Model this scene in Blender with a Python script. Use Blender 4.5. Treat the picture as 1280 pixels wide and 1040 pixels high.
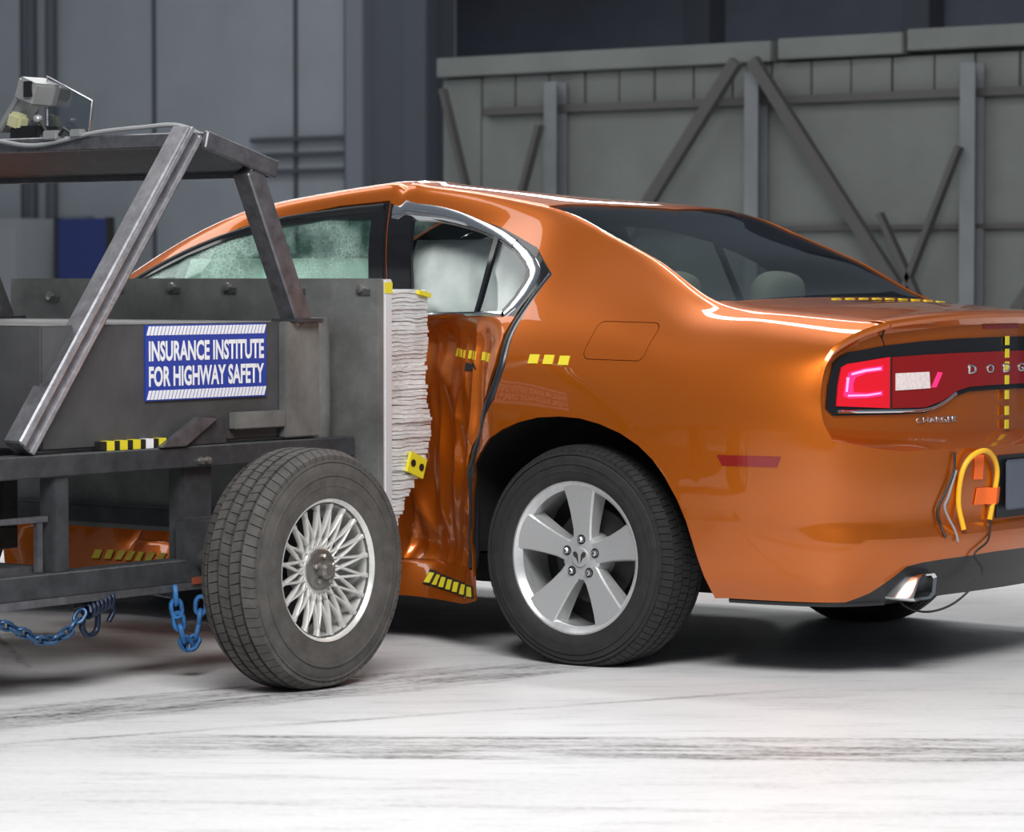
import bpy, bmesh, math, random
import numpy as np
from mathutils import Vector, Matrix, noise
from mathutils.bvhtree import BVHTree

random.seed(7)
for o in list(bpy.data.objects):
    bpy.data.objects.remove(o)
scene = bpy.context.scene
COL = scene.collection

# ------------------------------------------------------------------ camera
F_PX = 3960.0
cam_d = bpy.data.cameras.new('camera')
cam = bpy.data.objects.new('camera', cam_d)
COL.objects.link(cam)
cam_d.sensor_width = 36.0
cam_d.lens = 36.0 * F_PX / 1280.0
cam_d.clip_end = 200
cam.location = (5.75, -8.88, 1.2)
pitch = math.atan2(172, F_PX)
fwd = Vector((-0.6 * math.cos(pitch), 0.8 * math.cos(pitch), -math.sin(pitch)))
cam.rotation_euler = fwd.to_track_quat('-Z', 'Y').to_euler()
cam_d.dof.use_dof = True
cam_d.dof.focus_distance = 9.6
cam_d.dof.aperture_fstop = 5.6
scene.camera = cam

# ------------------------------------------------------------------ world, lights, exposure
w = bpy.data.worlds.new('hall_ambient')
scene.world = w
w.use_nodes = True
bg = w.node_tree.nodes['Background']
bg.inputs[0].default_value = (0.75, 0.85, 1.0, 1)
bg.inputs[1].default_value = 0.16

def area(name, loc, target, sx, sy, power, color=(1, 1, 1)):
    d = bpy.data.lights.new(name, 'AREA')
    d.shape = 'RECTANGLE'
    d.size, d.size_y = sx, sy
    d.energy = power
    d.color = color
    o = bpy.data.objects.new(name, d)
    COL.objects.link(o)
    o.location = loc
    o.rotation_euler = (Vector(target) - Vector(loc)).to_track_quat('-Z', 'Y').to_euler()
    return o

area('key_softbox', (4.2, -6.2, 6.6), (0, -1.2, 0), 5.0, 3.0, 880, (1.0, 0.985, 0.96))
for lx, ly, ll, lw_, lp in ((-3.6, 1.7, 9.0, 0.4, 190), (-3.2, 3.9, 9.0, 0.4, 150), (-6.2, -1.8, 5.0, 2.2, 130)):
    area('overhead_strip', (lx, ly, 6.0), (lx, ly - 0.2, 0), ll, lw_, lp, (1.0, 0.99, 0.97))
area('far_light_row', (-8.2, 7.0, 3.9), (-2.5, 0.0, 1.0), 6.0, 0.5, 110, (1.0, 0.99, 0.97))
area('back_wall_fill', (-11.0, 7.0, 7.5), (-13.0, 12.0, 1.5), 5.0, 1.5, 150, (0.93, 0.96, 1.0))  # unseen fill lamp added to brighten the back wall

vs = scene.view_settings
vs.view_transform = 'Standard'
vs.look = 'None'
vs.exposure = 0.0
vs.gamma = 1.0
vs.use_curve_mapping = False

# ------------------------------------------------------------------ materials
MATS = {}
def srgb(r, g, b):
    f = lambda c: (c / 12.92 if c <= 0.04045 else ((c + 0.055) / 1.055) ** 2.4)
    return (f(r / 255), f(g / 255), f(b / 255), 1)

def mat(name, col, rough=0.5, metal=0.0, coat=0.0, spec=0.5, bump=0.0, bscale=60.0,
        var=0.0, vscale=8.0, emit=0.0, ecol=None, trans=0.0, alpha=1.0, coat_rough=0.03, stretch=None):
    m = bpy.data.materials.new(name)
    m.use_nodes = True
    nt = m.node_tree
    b = nt.nodes['Principled BSDF']
    b.inputs['Base Color'].default_value = col
    b.inputs['Roughness'].default_value = rough
    b.inputs['Metallic'].default_value = metal
    b.inputs['Coat Weight'].default_value = coat
    b.inputs['Coat Roughness'].default_value = coat_rough
    b.inputs['Specular IOR Level'].default_value = spec
    b.inputs['Transmission Weight'].default_value = trans
    b.inputs['Alpha'].default_value = alpha
    if emit:
        b.inputs['Emission Color'].default_value = ecol or col
        b.inputs['Emission Strength'].default_value = emit
    vec = None
    if var or bump:
        tc = nt.nodes.new('ShaderNodeTexCoord')
        mp = nt.nodes.new('ShaderNodeMapping')
        if stretch:
            mp.inputs['Scale'].default_value = stretch
        nt.links.new(tc.outputs['Object'], mp.inputs[0])
        vec = mp.outputs[0]
    if var:
        n = nt.nodes.new('ShaderNodeTexNoise')
        n.inputs['Scale'].default_value = vscale
        n.inputs['Detail'].default_value = 6
        n.inputs['Roughness'].default_value = 0.65
        nt.links.new(vec, n.inputs['Vector'])
        r = nt.nodes.new('ShaderNodeMapRange')
        r.inputs[1].default_value = 0.3
        r.inputs[2].default_value = 0.7
        r.inputs[3].default_value = 1 - var
        r.inputs[4].default_value = 1 + var
        nt.links.new(n.outputs[0], r.inputs[0])
        mx = nt.nodes.new('ShaderNodeMix')
        mx.data_type = 'RGBA'
        mx.blend_type = 'MULTIPLY'
        mx.inputs[0].default_value = 1
        mx.inputs[6].default_value = col
        nt.links.new(r.outputs[0], mx.inputs[7])
        nt.links.new(mx.outputs[2], b.inputs['Base Color'])
    if bump:
        n2 = nt.nodes.new('ShaderNodeTexNoise')
        n2.inputs['Scale'].default_value = bscale
        n2.inputs['Detail'].default_value = 4
        nt.links.new(vec, n2.inputs['Vector'])
        bp = nt.nodes.new('ShaderNodeBump')
        bp.inputs['Strength'].default_value = bump
        bp.inputs['Distance'].default_value = 0.01
        nt.links.new(n2.outputs[0], bp.inputs['Height'])
        nt.links.new(bp.outputs[0], b.inputs['Normal'])
    MATS[name] = m
    return m

mat('paint', (0.55, 0.122, 0.001, 1), rough=0.38, metal=0.66, coat=1.0, coat_rough=0.02, var=0.03, vscale=300)
mat('paint_inner', (0.20, 0.055, 0.01, 1), rough=0.5, metal=0.1)
mat('black_trim', (0.012, 0.013, 0.015, 1), rough=0.38)
mat('black_matte', (0.010, 0.010, 0.011, 1), rough=0.8)
mat('gloss_black', (0.012, 0.013, 0.016, 1), rough=0.12)
mat('weather_rubber', (0.02, 0.023, 0.03, 1), rough=0.3)
mat('chrome', (0.88, 0.89, 0.90, 1), rough=0.16, metal=1.0)
mat('chrome_soft', (0.80, 0.81, 0.83, 1), rough=0.3, metal=1.0)
mat('alloy', (0.56, 0.57, 0.58, 1), rough=0.42, metal=0.45, var=0.05, vscale=200)
mat('alloy_bright', (0.70, 0.71, 0.72, 1), rough=0.32, metal=0.6, var=0.08, vscale=60)
mat('lace_alloy', (0.72, 0.72, 0.70, 1), rough=0.38, metal=0.5, var=0.10, vscale=40)
mat('cap_metal', (0.20, 0.19, 0.175, 1), rough=0.35, metal=0.7, var=0.25, vscale=40)
mat('steel_dark', (0.05, 0.05, 0.05, 1), rough=0.6, metal=0.3)
mat('brake', (0.10, 0.09, 0.085, 1), rough=0.5, metal=0.6)
mat('tire', (0.020, 0.020, 0.021, 1), rough=0.75, var=0.3, vscale=30, bump=0.15, bscale=80)
mat('tire_dusty', (0.078, 0.073, 0.069, 1), rough=0.8, var=0.3, vscale=18, bump=0.15, bscale=80)
mat('liner', (0.012, 0.012, 0.013, 1), rough=0.85, bump=0.3, bscale=40)
mat('interior_dark', (0.02, 0.021, 0.023, 1), rough=0.75)
mat('interior_cream', (0.55, 0.56, 0.47, 1), rough=0.8)
mat('airbag', (0.88, 0.91, 0.90, 1), rough=0.85, bump=0.5, bscale=12, var=0.12, vscale=7)
mat('headliner', (0.40, 0.41, 0.40, 1), rough=0.9)
mat('trolley_paint', (0.055, 0.058, 0.064, 1), rough=0.45, metal=0.25, var=0.35, vscale=14, bump=0.08, bscale=90)
mat('trolley_plate', (0.20, 0.207, 0.20, 1), rough=0.5, metal=0.35, var=0.35, vscale=5, bump=0.06, bscale=60)
mat('trolley_box', (0.080, 0.081, 0.085, 1), rough=0.55, metal=0.2, var=0.25, vscale=4, bump=0.08, bscale=70)
mat('strut_metal', (0.16, 0.16, 0.175, 1), rough=0.38, metal=0.6, var=0.35, vscale=22)
mat('strut_light', (0.42, 0.42, 0.45, 1), rough=0.35, metal=0.6, var=0.3, vscale=40)
mat('bolt_steel', (0.35, 0.34, 0.32, 1), rough=0.35, metal=0.8)
mat('aluminium_edge', (0.80, 0.81, 0.84, 1), rough=0.4, metal=0.3)
mat('honeycomb', (0.86, 0.87, 0.88, 1), rough=0.45, metal=0.25, var=0.15, vscale=25, bump=0.5, bscale=70, stretch=(1, 1, 5))
mat('honeycomb_shade', (0.55, 0.57, 0.60, 1), rough=0.4, metal=0.5)
mat('tape_yellow', (0.78, 0.66, 0.03, 1), rough=0.5)
mat('tape_black', (0.015, 0.015, 0.015, 1), rough=0.5)
mat('tape_orange', (0.95, 0.16, 0.02, 1), rough=0.6)
mat('cable_yellow', (0.95, 0.50, 0.02, 1), rough=0.4)
mat('cable_black', (0.02, 0.02, 0.02, 1), rough=0.5)
mat('cable_grey', (0.30, 0.31, 0.32, 1), rough=0.5)
mat('chain_blue', (0.03, 0.09, 0.20, 1), rough=0.4, metal=0.4, var=0.3, vscale=60)
mat('chain_dark', (0.02, 0.03, 0.06, 1), rough=0.4, metal=0.5)
mat('strap_blue', (0.03, 0.16, 0.42, 1), rough=0.55, var=0.4, vscale=40)
mat('rust_red', (0.30, 0.07, 0.03, 1), rough=0.7, var=0.3, vscale=20)
mat('sign_blue', (0.02, 0.055, 0.36, 1), rough=0.45)
mat('sign_white', (0.90, 0.90, 0.93, 1), rough=0.5)
mat('lamp_red', (0.62, 0.004, 0.016, 1), rough=0.2, coat=0.5, emit=0.22, ecol=(1.0, 0.01, 0.03, 1))
mat('lamp_dark_red', (0.26, 0.004, 0.004, 1), rough=0.2, coat=0.5)
mat('lamp_lit', (0.85, 0.02, 0.16, 1), rough=0.3, emit=1.0, ecol=(1.0, 0.02, 0.12, 1))
mat('lamp_core', (0.95, 0.25, 0.45, 1), rough=0.3, emit=1.6, ecol=(1.0, 0.20, 0.45, 1))
mat('lamp_clear', (0.88, 0.76, 0.76, 1), rough=0.2, coat=1.0, var=0.15, vscale=80)
mat('marker_red', (0.22, 0.008, 0.006, 1), rough=0.15, coat=1.0)
mat('plate_blue', (0.16, 0.18, 0.24, 1), rough=0.3, metal=0.4)
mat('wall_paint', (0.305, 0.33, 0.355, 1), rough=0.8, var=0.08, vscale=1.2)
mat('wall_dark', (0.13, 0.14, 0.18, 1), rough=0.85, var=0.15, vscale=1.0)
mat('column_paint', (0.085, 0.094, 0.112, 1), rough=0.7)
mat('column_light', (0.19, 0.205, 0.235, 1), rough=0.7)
mat('panel_grey', (0.125, 0.137, 0.133, 1), rough=0.85, var=0.10, vscale=2.5)
mat('panel_seam', (0.085, 0.090, 0.085, 1), rough=0.9)
mat('steel_grey', (0.135, 0.148, 0.16, 1), rough=0.6, var=0.12, vscale=4)
mat('steel_brown', (0.060, 0.058, 0.058, 1), rough=0.7)
mat('cabinet_grey', (0.33, 0.345, 0.36, 1), rough=0.6)
mat('cabinet_blue', (0.03, 0.05, 0.19, 1), rough=0.5)
mat('camera_yellow', (0.50, 0.50, 0.30, 1), rough=0.4)
mat('camera_silver', (0.42, 0.43, 0.43, 1), rough=0.3, metal=0.5)

def glass_mat(name, tint, mixf, rough=0.02, cracks=False):
    m = bpy.data.materials.new(name)
    m.use_nodes = True
    nt = m.node_tree
    nt.nodes.clear()
    out = nt.nodes.new('ShaderNodeOutputMaterial')
    tr = nt.nodes.new('ShaderNodeBsdfTransparent')
    tr.inputs[0].default_value = tint
    gl = nt.nodes.new('ShaderNodeBsdfGlossy')
    gl.inputs['Color'].default_value = (0.9, 0.95, 0.95, 1)
    gl.inputs['Roughness'].default_value = rough
    lw = nt.nodes.new('ShaderNodeLayerWeight')
    lw.inputs[0].default_value = 0.5
    pw_ = nt.nodes.new('ShaderNodeMath')
    pw_.operation = 'POWER'
    pw_.inputs[1].default_value = 4.0
    nt.links.new(lw.outputs['Facing'], pw_.inputs[0])
    ma = nt.nodes.new('ShaderNodeMath')
    ma.operation = 'MULTIPLY_ADD'
    ma.inputs[1].default_value = 0.65
    ma.inputs[2].default_value = mixf * 0.4
    nt.links.new(pw_.outputs[0], ma.inputs[0])
    mix = nt.nodes.new('ShaderNodeMixShader')
    nt.links.new(ma.outputs[0], mix.inputs[0])
    nt.links.new(tr.outputs[0], mix.inputs[1])
    nt.links.new(gl.outputs[0], mix.inputs[2])
    last = mix.outputs[0]
    if cracks:
        tc = nt.nodes.new('ShaderNodeTexCoord')
        vo = nt.nodes.new('ShaderNodeTexVoronoi')
        vo.feature = 'DISTANCE_TO_EDGE'
        vo.inputs['Scale'].default_value = 60
        nt.links.new(tc.outputs['Object'], vo.inputs['Vector'])
        nz = nt.nodes.new('ShaderNodeTexNoise')
        nz.inputs['Scale'].default_value = 4.5
        nz.inputs['Detail'].default_value = 5
        nt.links.new(tc.outputs['Object'], nz.inputs['Vector'])
        lt = nt.nodes.new('ShaderNodeMapRange')
        lt.inputs[1].default_value = 0.0
        lt.inputs[2].default_value = 0.07
        lt.inputs[3].default_value = 0.75
        lt.inputs[4].default_value = 0.28
        nt.links.new(vo.outputs['Distance'], lt.inputs[0])
        nr = nt.nodes.new('ShaderNodeMapRange')
        nr.inputs[1].default_value = 0.40
        nr.inputs[2].default_value = 0.60
        nt.links.new(nz.outputs[0], nr.inputs[0])
        mu = nt.nodes.new('ShaderNodeMath')
        mu.operation = 'MULTIPLY'
        nt.links.new(lt.outputs[0], mu.inputs[0])
        nt.links.new(nr.outputs[0], mu.inputs[1])
        df = nt.nodes.new('ShaderNodeBsdfDiffuse')
        df.inputs[0].default_value = (0.66, 0.86, 0.78, 1)
        m2 = nt.nodes.new('ShaderNodeMixShader')
        nt.links.new(mu.outputs[0], m2.inputs[0])
        nt.links.new(last, m2.inputs[1])
        nt.links.new(df.outputs[0], m2.inputs[2])
        last = m2.outputs[0]
    nt.links.new(last, out.inputs[0])
    MATS[name] = m
    return m
glass_mat('glass_tint', (0.68, 0.71, 0.71, 1), 0.08)
glass_mat('glass_side', (0.92, 0.94, 0.935, 1), 0.06)
glass_mat('glass_shattered', (0.80, 0.90, 0.86, 1), 0.08, cracks=True)
glass_mat('clear_shield', (0.72, 0.74, 0.76, 1), 0.25)

# floor: white painted concrete with rubber streaks
def floor_material():
    m = bpy.data.materials.new('floor_paint')
    m.use_nodes = True
    nt = m.node_tree
    L = nt.links.new
    b = nt.nodes['Principled BSDF']
    b.inputs['Roughness'].default_value = 0.42
    geo = nt.nodes.new('ShaderNodeNewGeometry')
    def math_(op, a, bb=None, c=None):
        n = nt.nodes.new('ShaderNodeMath')
        n.operation = op
        for i, v in enumerate((a, bb, c)):
            if v is None:
                continue
            if isinstance(v, (int, float)):
                n.inputs[i].default_value = v
            else:
                L(v, n.inputs[i])
        return n.outputs[0]
    def mrange(v, a, bb, c, d):
        n = nt.nodes.new('ShaderNodeMapRange')
        L(v, n.inputs[0])
        for i, k in enumerate((a, bb, c, d)):
            n.inputs[i + 1].default_value = k
        return n.outputs[0]
    def noise_(scale, rot=0.0, sc=(1, 1, 1), detail=5):
        mp = nt.nodes.new('ShaderNodeMapping')
        mp.inputs['Rotation'].default_value = (0, 0, rot)
        mp.inputs['Scale'].default_value = sc
        mp.vector_type = 'TEXTURE'
        L(geo.outputs['Position'], mp.inputs[0])
        n = nt.nodes.new('ShaderNodeTexNoise')
        n.inputs['Scale'].default_value = scale
        n.inputs['Detail'].default_value = detail
        n.inputs['Roughness'].default_value = 0.62
        L(mp.outputs[0], n.inputs['Vector'])
        return n.outputs[0]
    sep = nt.nodes.new('ShaderNodeSeparateXYZ')
    L(geo.outputs['Position'], sep.inputs[0])
    X, Y = sep.outputs[0], sep.outputs[1]
    dirt = None
    # rubber streaks: (point A, point B, half width, strength)
    streaks = [((0.15, -2.95), (2.6, -1.30), 0.22, 0.72),
               ((0.35, -3.02), (2.8, -1.30), 0.05, 0.75),
               ((0.05, -2.82), (2.6, -1.05), 0.05, 0.8),
               ((-0.55, -3.05), (0.05, -0.80), 0.20, 0.75),
               ((-0.42, -3.10), (0.12, -0.80), 0.05, 0.65),
               ((-0.7, -2.9), (-0.2, -1.1), 0.05, 0.7),
               ((-0.2, -3.2), (0.9, -1.0), 0.03, 0.5),
               ((0.5, -3.75), (2.6, -2.45), 0.03, 0.30),
               ((0.2, -3.45), (1.2, -2.9), 0.05, 0.25),
               ((-2.9, -0.75), (-1.2, -2.05), 0.02, 0.8),
               ((-2.2, -1.6), (-0.9, -0.2), 0.05, 0.5)]
    for (ax, ay), (bx, by), hw, st in streaks:
        dx, dy = bx - ax, by - ay
        ln = math.hypot(dx, dy)
        ux, uy = dx / ln, dy / ln
        d = math_('ADD', math_('MULTIPLY', math_('SUBTRACT', X, ax), -uy), math_('MULTIPLY', math_('SUBTRACT', Y, ay), ux))
        s = math_('ADD', math_('MULTIPLY', math_('SUBTRACT', X, ax), ux), math_('MULTIPLY', math_('SUBTRACT', Y, ay), uy))
        nz = noise_(9.0, math.atan2(uy, ux), (3.2, 0.6, 1), 8)
        dd = math_('ABSOLUTE', math_('ADD', d, math_('MULTIPLY', math_('SUBTRACT', nz, 0.5), hw * 1.2)))
        mk = mrange(dd, hw * 0.35, hw, 1, 0)
        e0 = mrange(s, -0.3, 0.3, 0, 1)
        e1 = mrange(s, ln - 0.4, ln + 0.2, 1, 0)
        n2 = mrange(nz, 0.40, 0.58, 0.12, 1)
        k = math_('MULTIPLY', math_('MULTIPLY', mk, e0), math_('MULTIPLY', math_('MULTIPLY', e1, n2), st))
        dirt = k if dirt is None else math_('MAXIMUM', dirt, k)
    broad = mrange(noise_(1.2, 0.9, (3, 1, 1)), 0.32, 0.72, 0.0, 0.30)
    fine = mrange(noise_(9.0, 0.65, (3.5, 0.7, 1), 8), 0.52, 0.75, 0.0, 0.30)
    specks = mrange(noise_(50.0), 0.62, 0.75, 0.0, 0.25)
    grain = mrange(noise_(38.0, 0.0, (1, 1, 1), 8), 0.42, 0.66, 0.62, 1.15)
    tot = math_('MINIMUM', math_('MULTIPLY', math_('ADD', math_('ADD', dirt, broad), fine), grain), 0.9)
    mx = nt.nodes.new('ShaderNodeMix')
    mx.data_type = 'RGBA'
    L(tot, mx.inputs[0])
    mx.inputs[6].default_value = (0.84, 0.84, 0.85, 1)
    mx.inputs[7].default_value = (0.12, 0.118, 0.12, 1)
    L(mx.outputs[2], b.inputs['Base Color'])
    bp = nt.nodes.new('ShaderNodeBump')
    bp.inputs['Strength'].default_value = 0.15
    bp.inputs['Distance'].default_value = 0.004
    L(noise_(40.0), bp.inputs['Height'])
    L(bp.outputs[0], b.inputs['Normal'])
    MATS['floor_paint'] = m
floor_material()

# ------------------------------------------------------------------ mesh helpers
def link(o, parent=None):
    COL.objects.link(o)
    if parent is not None:
        o.parent = parent
    return o

def obj_bm(name, bm, m, parent=None, smooth=None, label=None):
    me = bpy.data.meshes.new(name)
    bmesh.ops.recalc_face_normals(bm, faces=bm.faces) if smooth == 'recalc' else None
    bm.to_mesh(me)
    bm.free()
    ms = m if isinstance(m, (list, tuple)) else [m]
    for k in ms:
        me.materials.append(MATS[k])
    if smooth is not None:
        if smooth is True or smooth == 'recalc':
            ang = 40
        else:
            ang = smooth
        me.polygons.foreach_set('use_smooth', [True] * len(me.polygons))
        try:
            me.set_sharp_from_angle(angle=math.radians(ang))
        except Exception:
            pass
    o = bpy.data.objects.new(name, me)
    link(o, parent)
    if label:
        o['label'] = label
    return o

def empty(name, loc=(0, 0, 0), parent=None):
    o = bpy.data.objects.new(name, None)
    o.empty_display_size = 0.1
    o.location = loc
    return link(o, parent)

def tag(o, label, cat, group=None, kind=None):
    o['label'] = label
    o['category'] = cat
    if group:
        o['group'] = group
    if kind:
        o['kind'] = kind
    return o

def add_box(bm, c, s, rot=None, mi=0):
    """box centred at c with full sizes s, optional 3x3 rotation"""
    M = Matrix.Translation(Vector(c))
    if rot is not None:
        M = M @ rot.to_4x4()
    M = M @ Matrix.Diagonal((s[0], s[1], s[2], 1))
    r = bmesh.ops.create_cube(bm, size=1.0, matrix=M)
    fs = set(f for v in r['verts'] for f in v.link_faces)
    for f in fs:
        f.material_index = mi
    return r['verts']

def box_obj(name, c, s, m, parent=None, rot=None, bev=0.0, label=None):
    bm = bmesh.new()
    add_box(bm, c, s, rot)
    if bev:
        bmesh.ops.bevel(bm, geom=bm.edges[:], offset=bev, segments=2, affect='EDGES')
    return obj_bm(name, bm, m, parent, smooth=35 if bev else None, label=label)

def frame_from_dir(d, up=Vector((0, 0, 1))):
    d = d.normalized()
    if abs(d.dot(up)) > 0.97:
        up = Vector((1, 0, 0))
    s = d.cross(up).normalized()
    u = s.cross(d).normalized()
    return Matrix((s, d, u)).transposed()   # local x = side, y = along, z = up

def add_beam(bm, a, b, wx, wz, up=Vector((0, 0, 1)), mi=0):
    a, b = Vector(a), Vector(b)
    R = frame_from_dir(b - a, up)
    return add_box(bm, (a + b) / 2, (wx, (b - a).length, wz), R, mi)

def beam_obj(name, a, b, wx, wz, m, parent=None, up=Vector((0, 0, 1)), bev=0.004, label=None):
    bm = bmesh.new()
    add_beam(bm, a, b, wx, wz, up)
    if bev:
        bmesh.ops.bevel(bm, geom=bm.edges[:], offset=bev, segments=1, affect='EDGES')
    return obj_bm(name, bm, m, parent, smooth=30, label=label)

def add_tube(bm, pts, r, seg=8, closed=False, cap=True, mi=0):
    pts = [Vector(p) for p in pts]
    n = len(pts)
    rings = []
    prev = None
    for i, p in enumerate(pts):
        if closed:
            t = pts[(i + 1) % n] - pts[i - 1]
        else:
            t = pts[min(i + 1, n - 1)] - pts[max(i - 1, 0)]
        t.normalize()
        if prev is None:
            up = Vector((0, 0, 1)) if abs(t.z) < 0.9 else Vector((1, 0, 0))
            s = t.cross(up).normalized()
        else:
            s = (prev - t * prev.dot(t)).normalized()
        prev = s
        u = s.cross(t)
        rr = r[i] if isinstance(r, (list, tuple)) else r
        rings.append([bm.verts.new(p + s * rr * math.cos(2 * math.pi * k / seg) + u * rr * math.sin(2 * math.pi * k / seg)) for k in range(seg)])
    m = n if closed else n - 1
    for i in range(m):
        A, B = rings[i], rings[(i + 1) % n]
        for k in range(seg):
            f = bm.faces.new((A[k], A[(k + 1) % seg], B[(k + 1) % seg], B[k]))
            f.material_index = mi
    if cap and not closed:
        bm.faces.new(rings[0][::-1]).material_index = mi
        bm.faces.new(rings[-1]).material_index = mi

def tube_obj(name, pts, r, m, parent=None, seg=8, closed=False, label=None):
    bm = bmesh.new()
    add_tube(bm, pts, r, seg, closed)
    bmesh.ops.recalc_face_normals(bm, faces=bm.faces)
    return obj_bm(name, bm, m, parent, smooth=50, label=label)

def smooth_path(pts, n=6, closed=False):
    P = [Vector(p) for p in pts]
    out = []
    N = len(P)
    rng = range(N) if closed else range(N - 1)
    for i in rng:
        if closed:
            p0, p1, p2, p3 = P[i - 1], P[i], P[(i + 1) % N], P[(i + 2) % N]
        else:
            p1, p2 = P[i], P[i + 1]
            p0 = P[i - 1] if i > 0 else p1 * 2 - p2
            p3 = P[i + 2] if i + 2 < N else p2 * 2 - p1
        for k in range(n):
            t = k / n
            out.append(0.5 * ((2 * p1) + (p2 - p0) * t + (2 * p0 - 5 * p1 + 4 * p2 - p3) * t * t + (3 * p1 - p0 - 3 * p2 + p3) * t ** 3))
    if not closed:
        out.append(P[-1])
    return out

def add_lathe(bm, prof, seg=48, axis='Y', center=(0, 0, 0), mi=0, closed=False):
    """prof: list of (axial, radius); axis Y: revolve about y"""
    c = Vector(center)
    rings = []
    for a, r in prof:
        ring = []
        for k in range(seg):
            t = 2 * math.pi * k / seg
            if axis == 'Y':
                v = Vector((r * math.cos(t), a, r * math.sin(t)))
            elif axis == 'X':
                v = Vector((a, r * math.cos(t), r * math.sin(t)))
            else:
                v = Vector((r * math.cos(t), r * math.sin(t), a))
            ring.append(bm.verts.new(c + v))
        rings.append(ring)
    n = len(rings)
    for i in range(n if closed else n - 1):
        A, B = rings[i], rings[(i + 1) % n]
        for k in range(seg):
            f = bm.faces.new((A[k], A[(k + 1) % seg], B[(k + 1) % seg], B[k]))
            f.material_index = mi
    return rings

def lathe_obj(name, prof, m, parent=None, seg=48, axis='Y', center=(0, 0, 0), cap0=False, cap1=False, closed=False, label=None, ang=35):
    bm = bmesh.new()
    R = add_lathe(bm, prof, seg, axis, center, closed=closed)
    if cap0:
        bm.faces.new(R[0])
    if cap1:
        bm.faces.new(R[-1])
    bmesh.ops.recalc_face_normals(bm, faces=bm.faces)
    return obj_bm(name, bm, m, parent, smooth=ang, label=label)

def add_prism(bm, poly, fmap, d0, d1):
    """poly 2D list; fmap(u, v, d) -> Vector"""
    a = [bm.verts.new(fmap(u, v, d0)) for u, v in poly]
    b = [bm.verts.new(fmap(u, v, d1)) for u, v in poly]
    n = len(poly)
    bm.faces.new(a)
    bm.faces.new(b[::-1])
    for i in range(n):
        bm.faces.new((a[i], b[i], b[(i + 1) % n], a[(i + 1) % n]))

def prism_obj(name, poly, fmap, d0, d1, m, parent=None, bev=0.0, label=None):
    bm = bmesh.new()
    add_prism(bm, poly, fmap, d0, d1)
    bmesh.ops.recalc_face_normals(bm, faces=bm.faces)
    if bev:
        bmesh.ops.bevel(bm, geom=bm.edges[:], offset=bev, segments=2, affect='EDGES')
    return obj_bm(name, bm, m, parent, smooth=35 if bev else None, label=label)

def copy_tree(o, parent=None):
    c = o.copy()
    COL.objects.link(c)
    c.parent = parent
    for ch in list(o.children):
        copy_tree(ch, c)
    return c

def text_mesh(txt, size=1.0, bold=0.0):
    cu = bpy.data.curves.new('lettering', 'FONT')
    cu.body = txt
    cu.size = size
    cu.offset = bold
    cu.resolution_u = 3
    ob = bpy.data.objects.new('lettering', cu)
    COL.objects.link(ob)
    bpy.context.view_layer.update()
    me = bpy.data.meshes.new_from_object(ob.evaluated_get(bpy.context.evaluated_depsgraph_get()))
    bpy.data.objects.remove(ob)
    return me

def pchip(xs, ys):
    xs = np.array(xs, float)
    ys = np.array(ys, float)
    h = np.diff(xs)
    d = np.diff(ys) / h
    m = np.zeros_like(ys)
    m[0], m[-1] = d[0], d[-1]
    for i in range(1, len(xs) - 1):
        if d[i - 1] * d[i] > 0:
            w1 = 2 * h[i] + h[i - 1]
            w2 = h[i] + 2 * h[i - 1]
            m[i] = (w1 + w2) / (w1 / d[i - 1] + w2 / d[i])
    def f(x):
        i = int(np.clip(np.searchsorted(xs, x) - 1, 0, len(xs) - 2))
        t = (x - xs[i]) / h[i]
        t = min(max(t, 0), 1)
        return float((2 * t ** 3 - 3 * t * t + 1) * ys[i] + (t ** 3 - 2 * t * t + t) * h[i] * m[i] + (-2 * t ** 3 + 3 * t * t) * ys[i + 1] + (t ** 3 - t * t) * h[i] * m[i + 1])
    return f

def sstep(a, b, x):
    t = min(max((x - a) / (b - a), 0), 1)
    return t * t * (3 - 2 * t)

def in_poly(p, poly):
    x, y = p
    c = False
    n = len(poly)
    j = n - 1
    for i in range(n):
        xi, yi = poly[i]
        xj, yj = poly[j]
        if (yi > y) != (yj > y) and x < (xj - xi) * (y - yi) / (yj - yi) + xi:
            c = not c
        j = i
    return c

def cut_poly(bm, poly, ax, pred):
    n = len(poly)
    third = [k for k in (0, 1, 2) if k not in ax][0]
    for i in range(n):
        a, b = poly[i], poly[(i + 1) % n]
        lo = (min(a[0], b[0]) - 1e-4, min(a[1], b[1]) - 1e-4)
        hi = (max(a[0], b[0]) + 1e-4, max(a[1], b[1]) + 1e-4)
        fs = []
        for f in bm.faces:
            if not pred(f):
                continue
            us = [v.co[ax[0]] for v in f.verts]
            ws = [v.co[ax[1]] for v in f.verts]
            if max(us) < lo[0] or min(us) > hi[0] or max(ws) < lo[1] or min(ws) > hi[1]:
                continue
            fs.append(f)
        if not fs:
            continue
        es = set(e for f in fs for e in f.edges)
        vsx = set(v for f in fs for v in f.verts)
        co = [0, 0, 0]
        co[ax[0]], co[ax[1]] = a
        no = [0, 0, 0]
        no[ax[0]], no[ax[1]] = -(b[1] - a[1]), (b[0] - a[0])
        bmesh.ops.bisect_plane(bm, geom=fs + list(es) + list(vsx), dist=1e-6, plane_co=co, plane_no=no)

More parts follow.
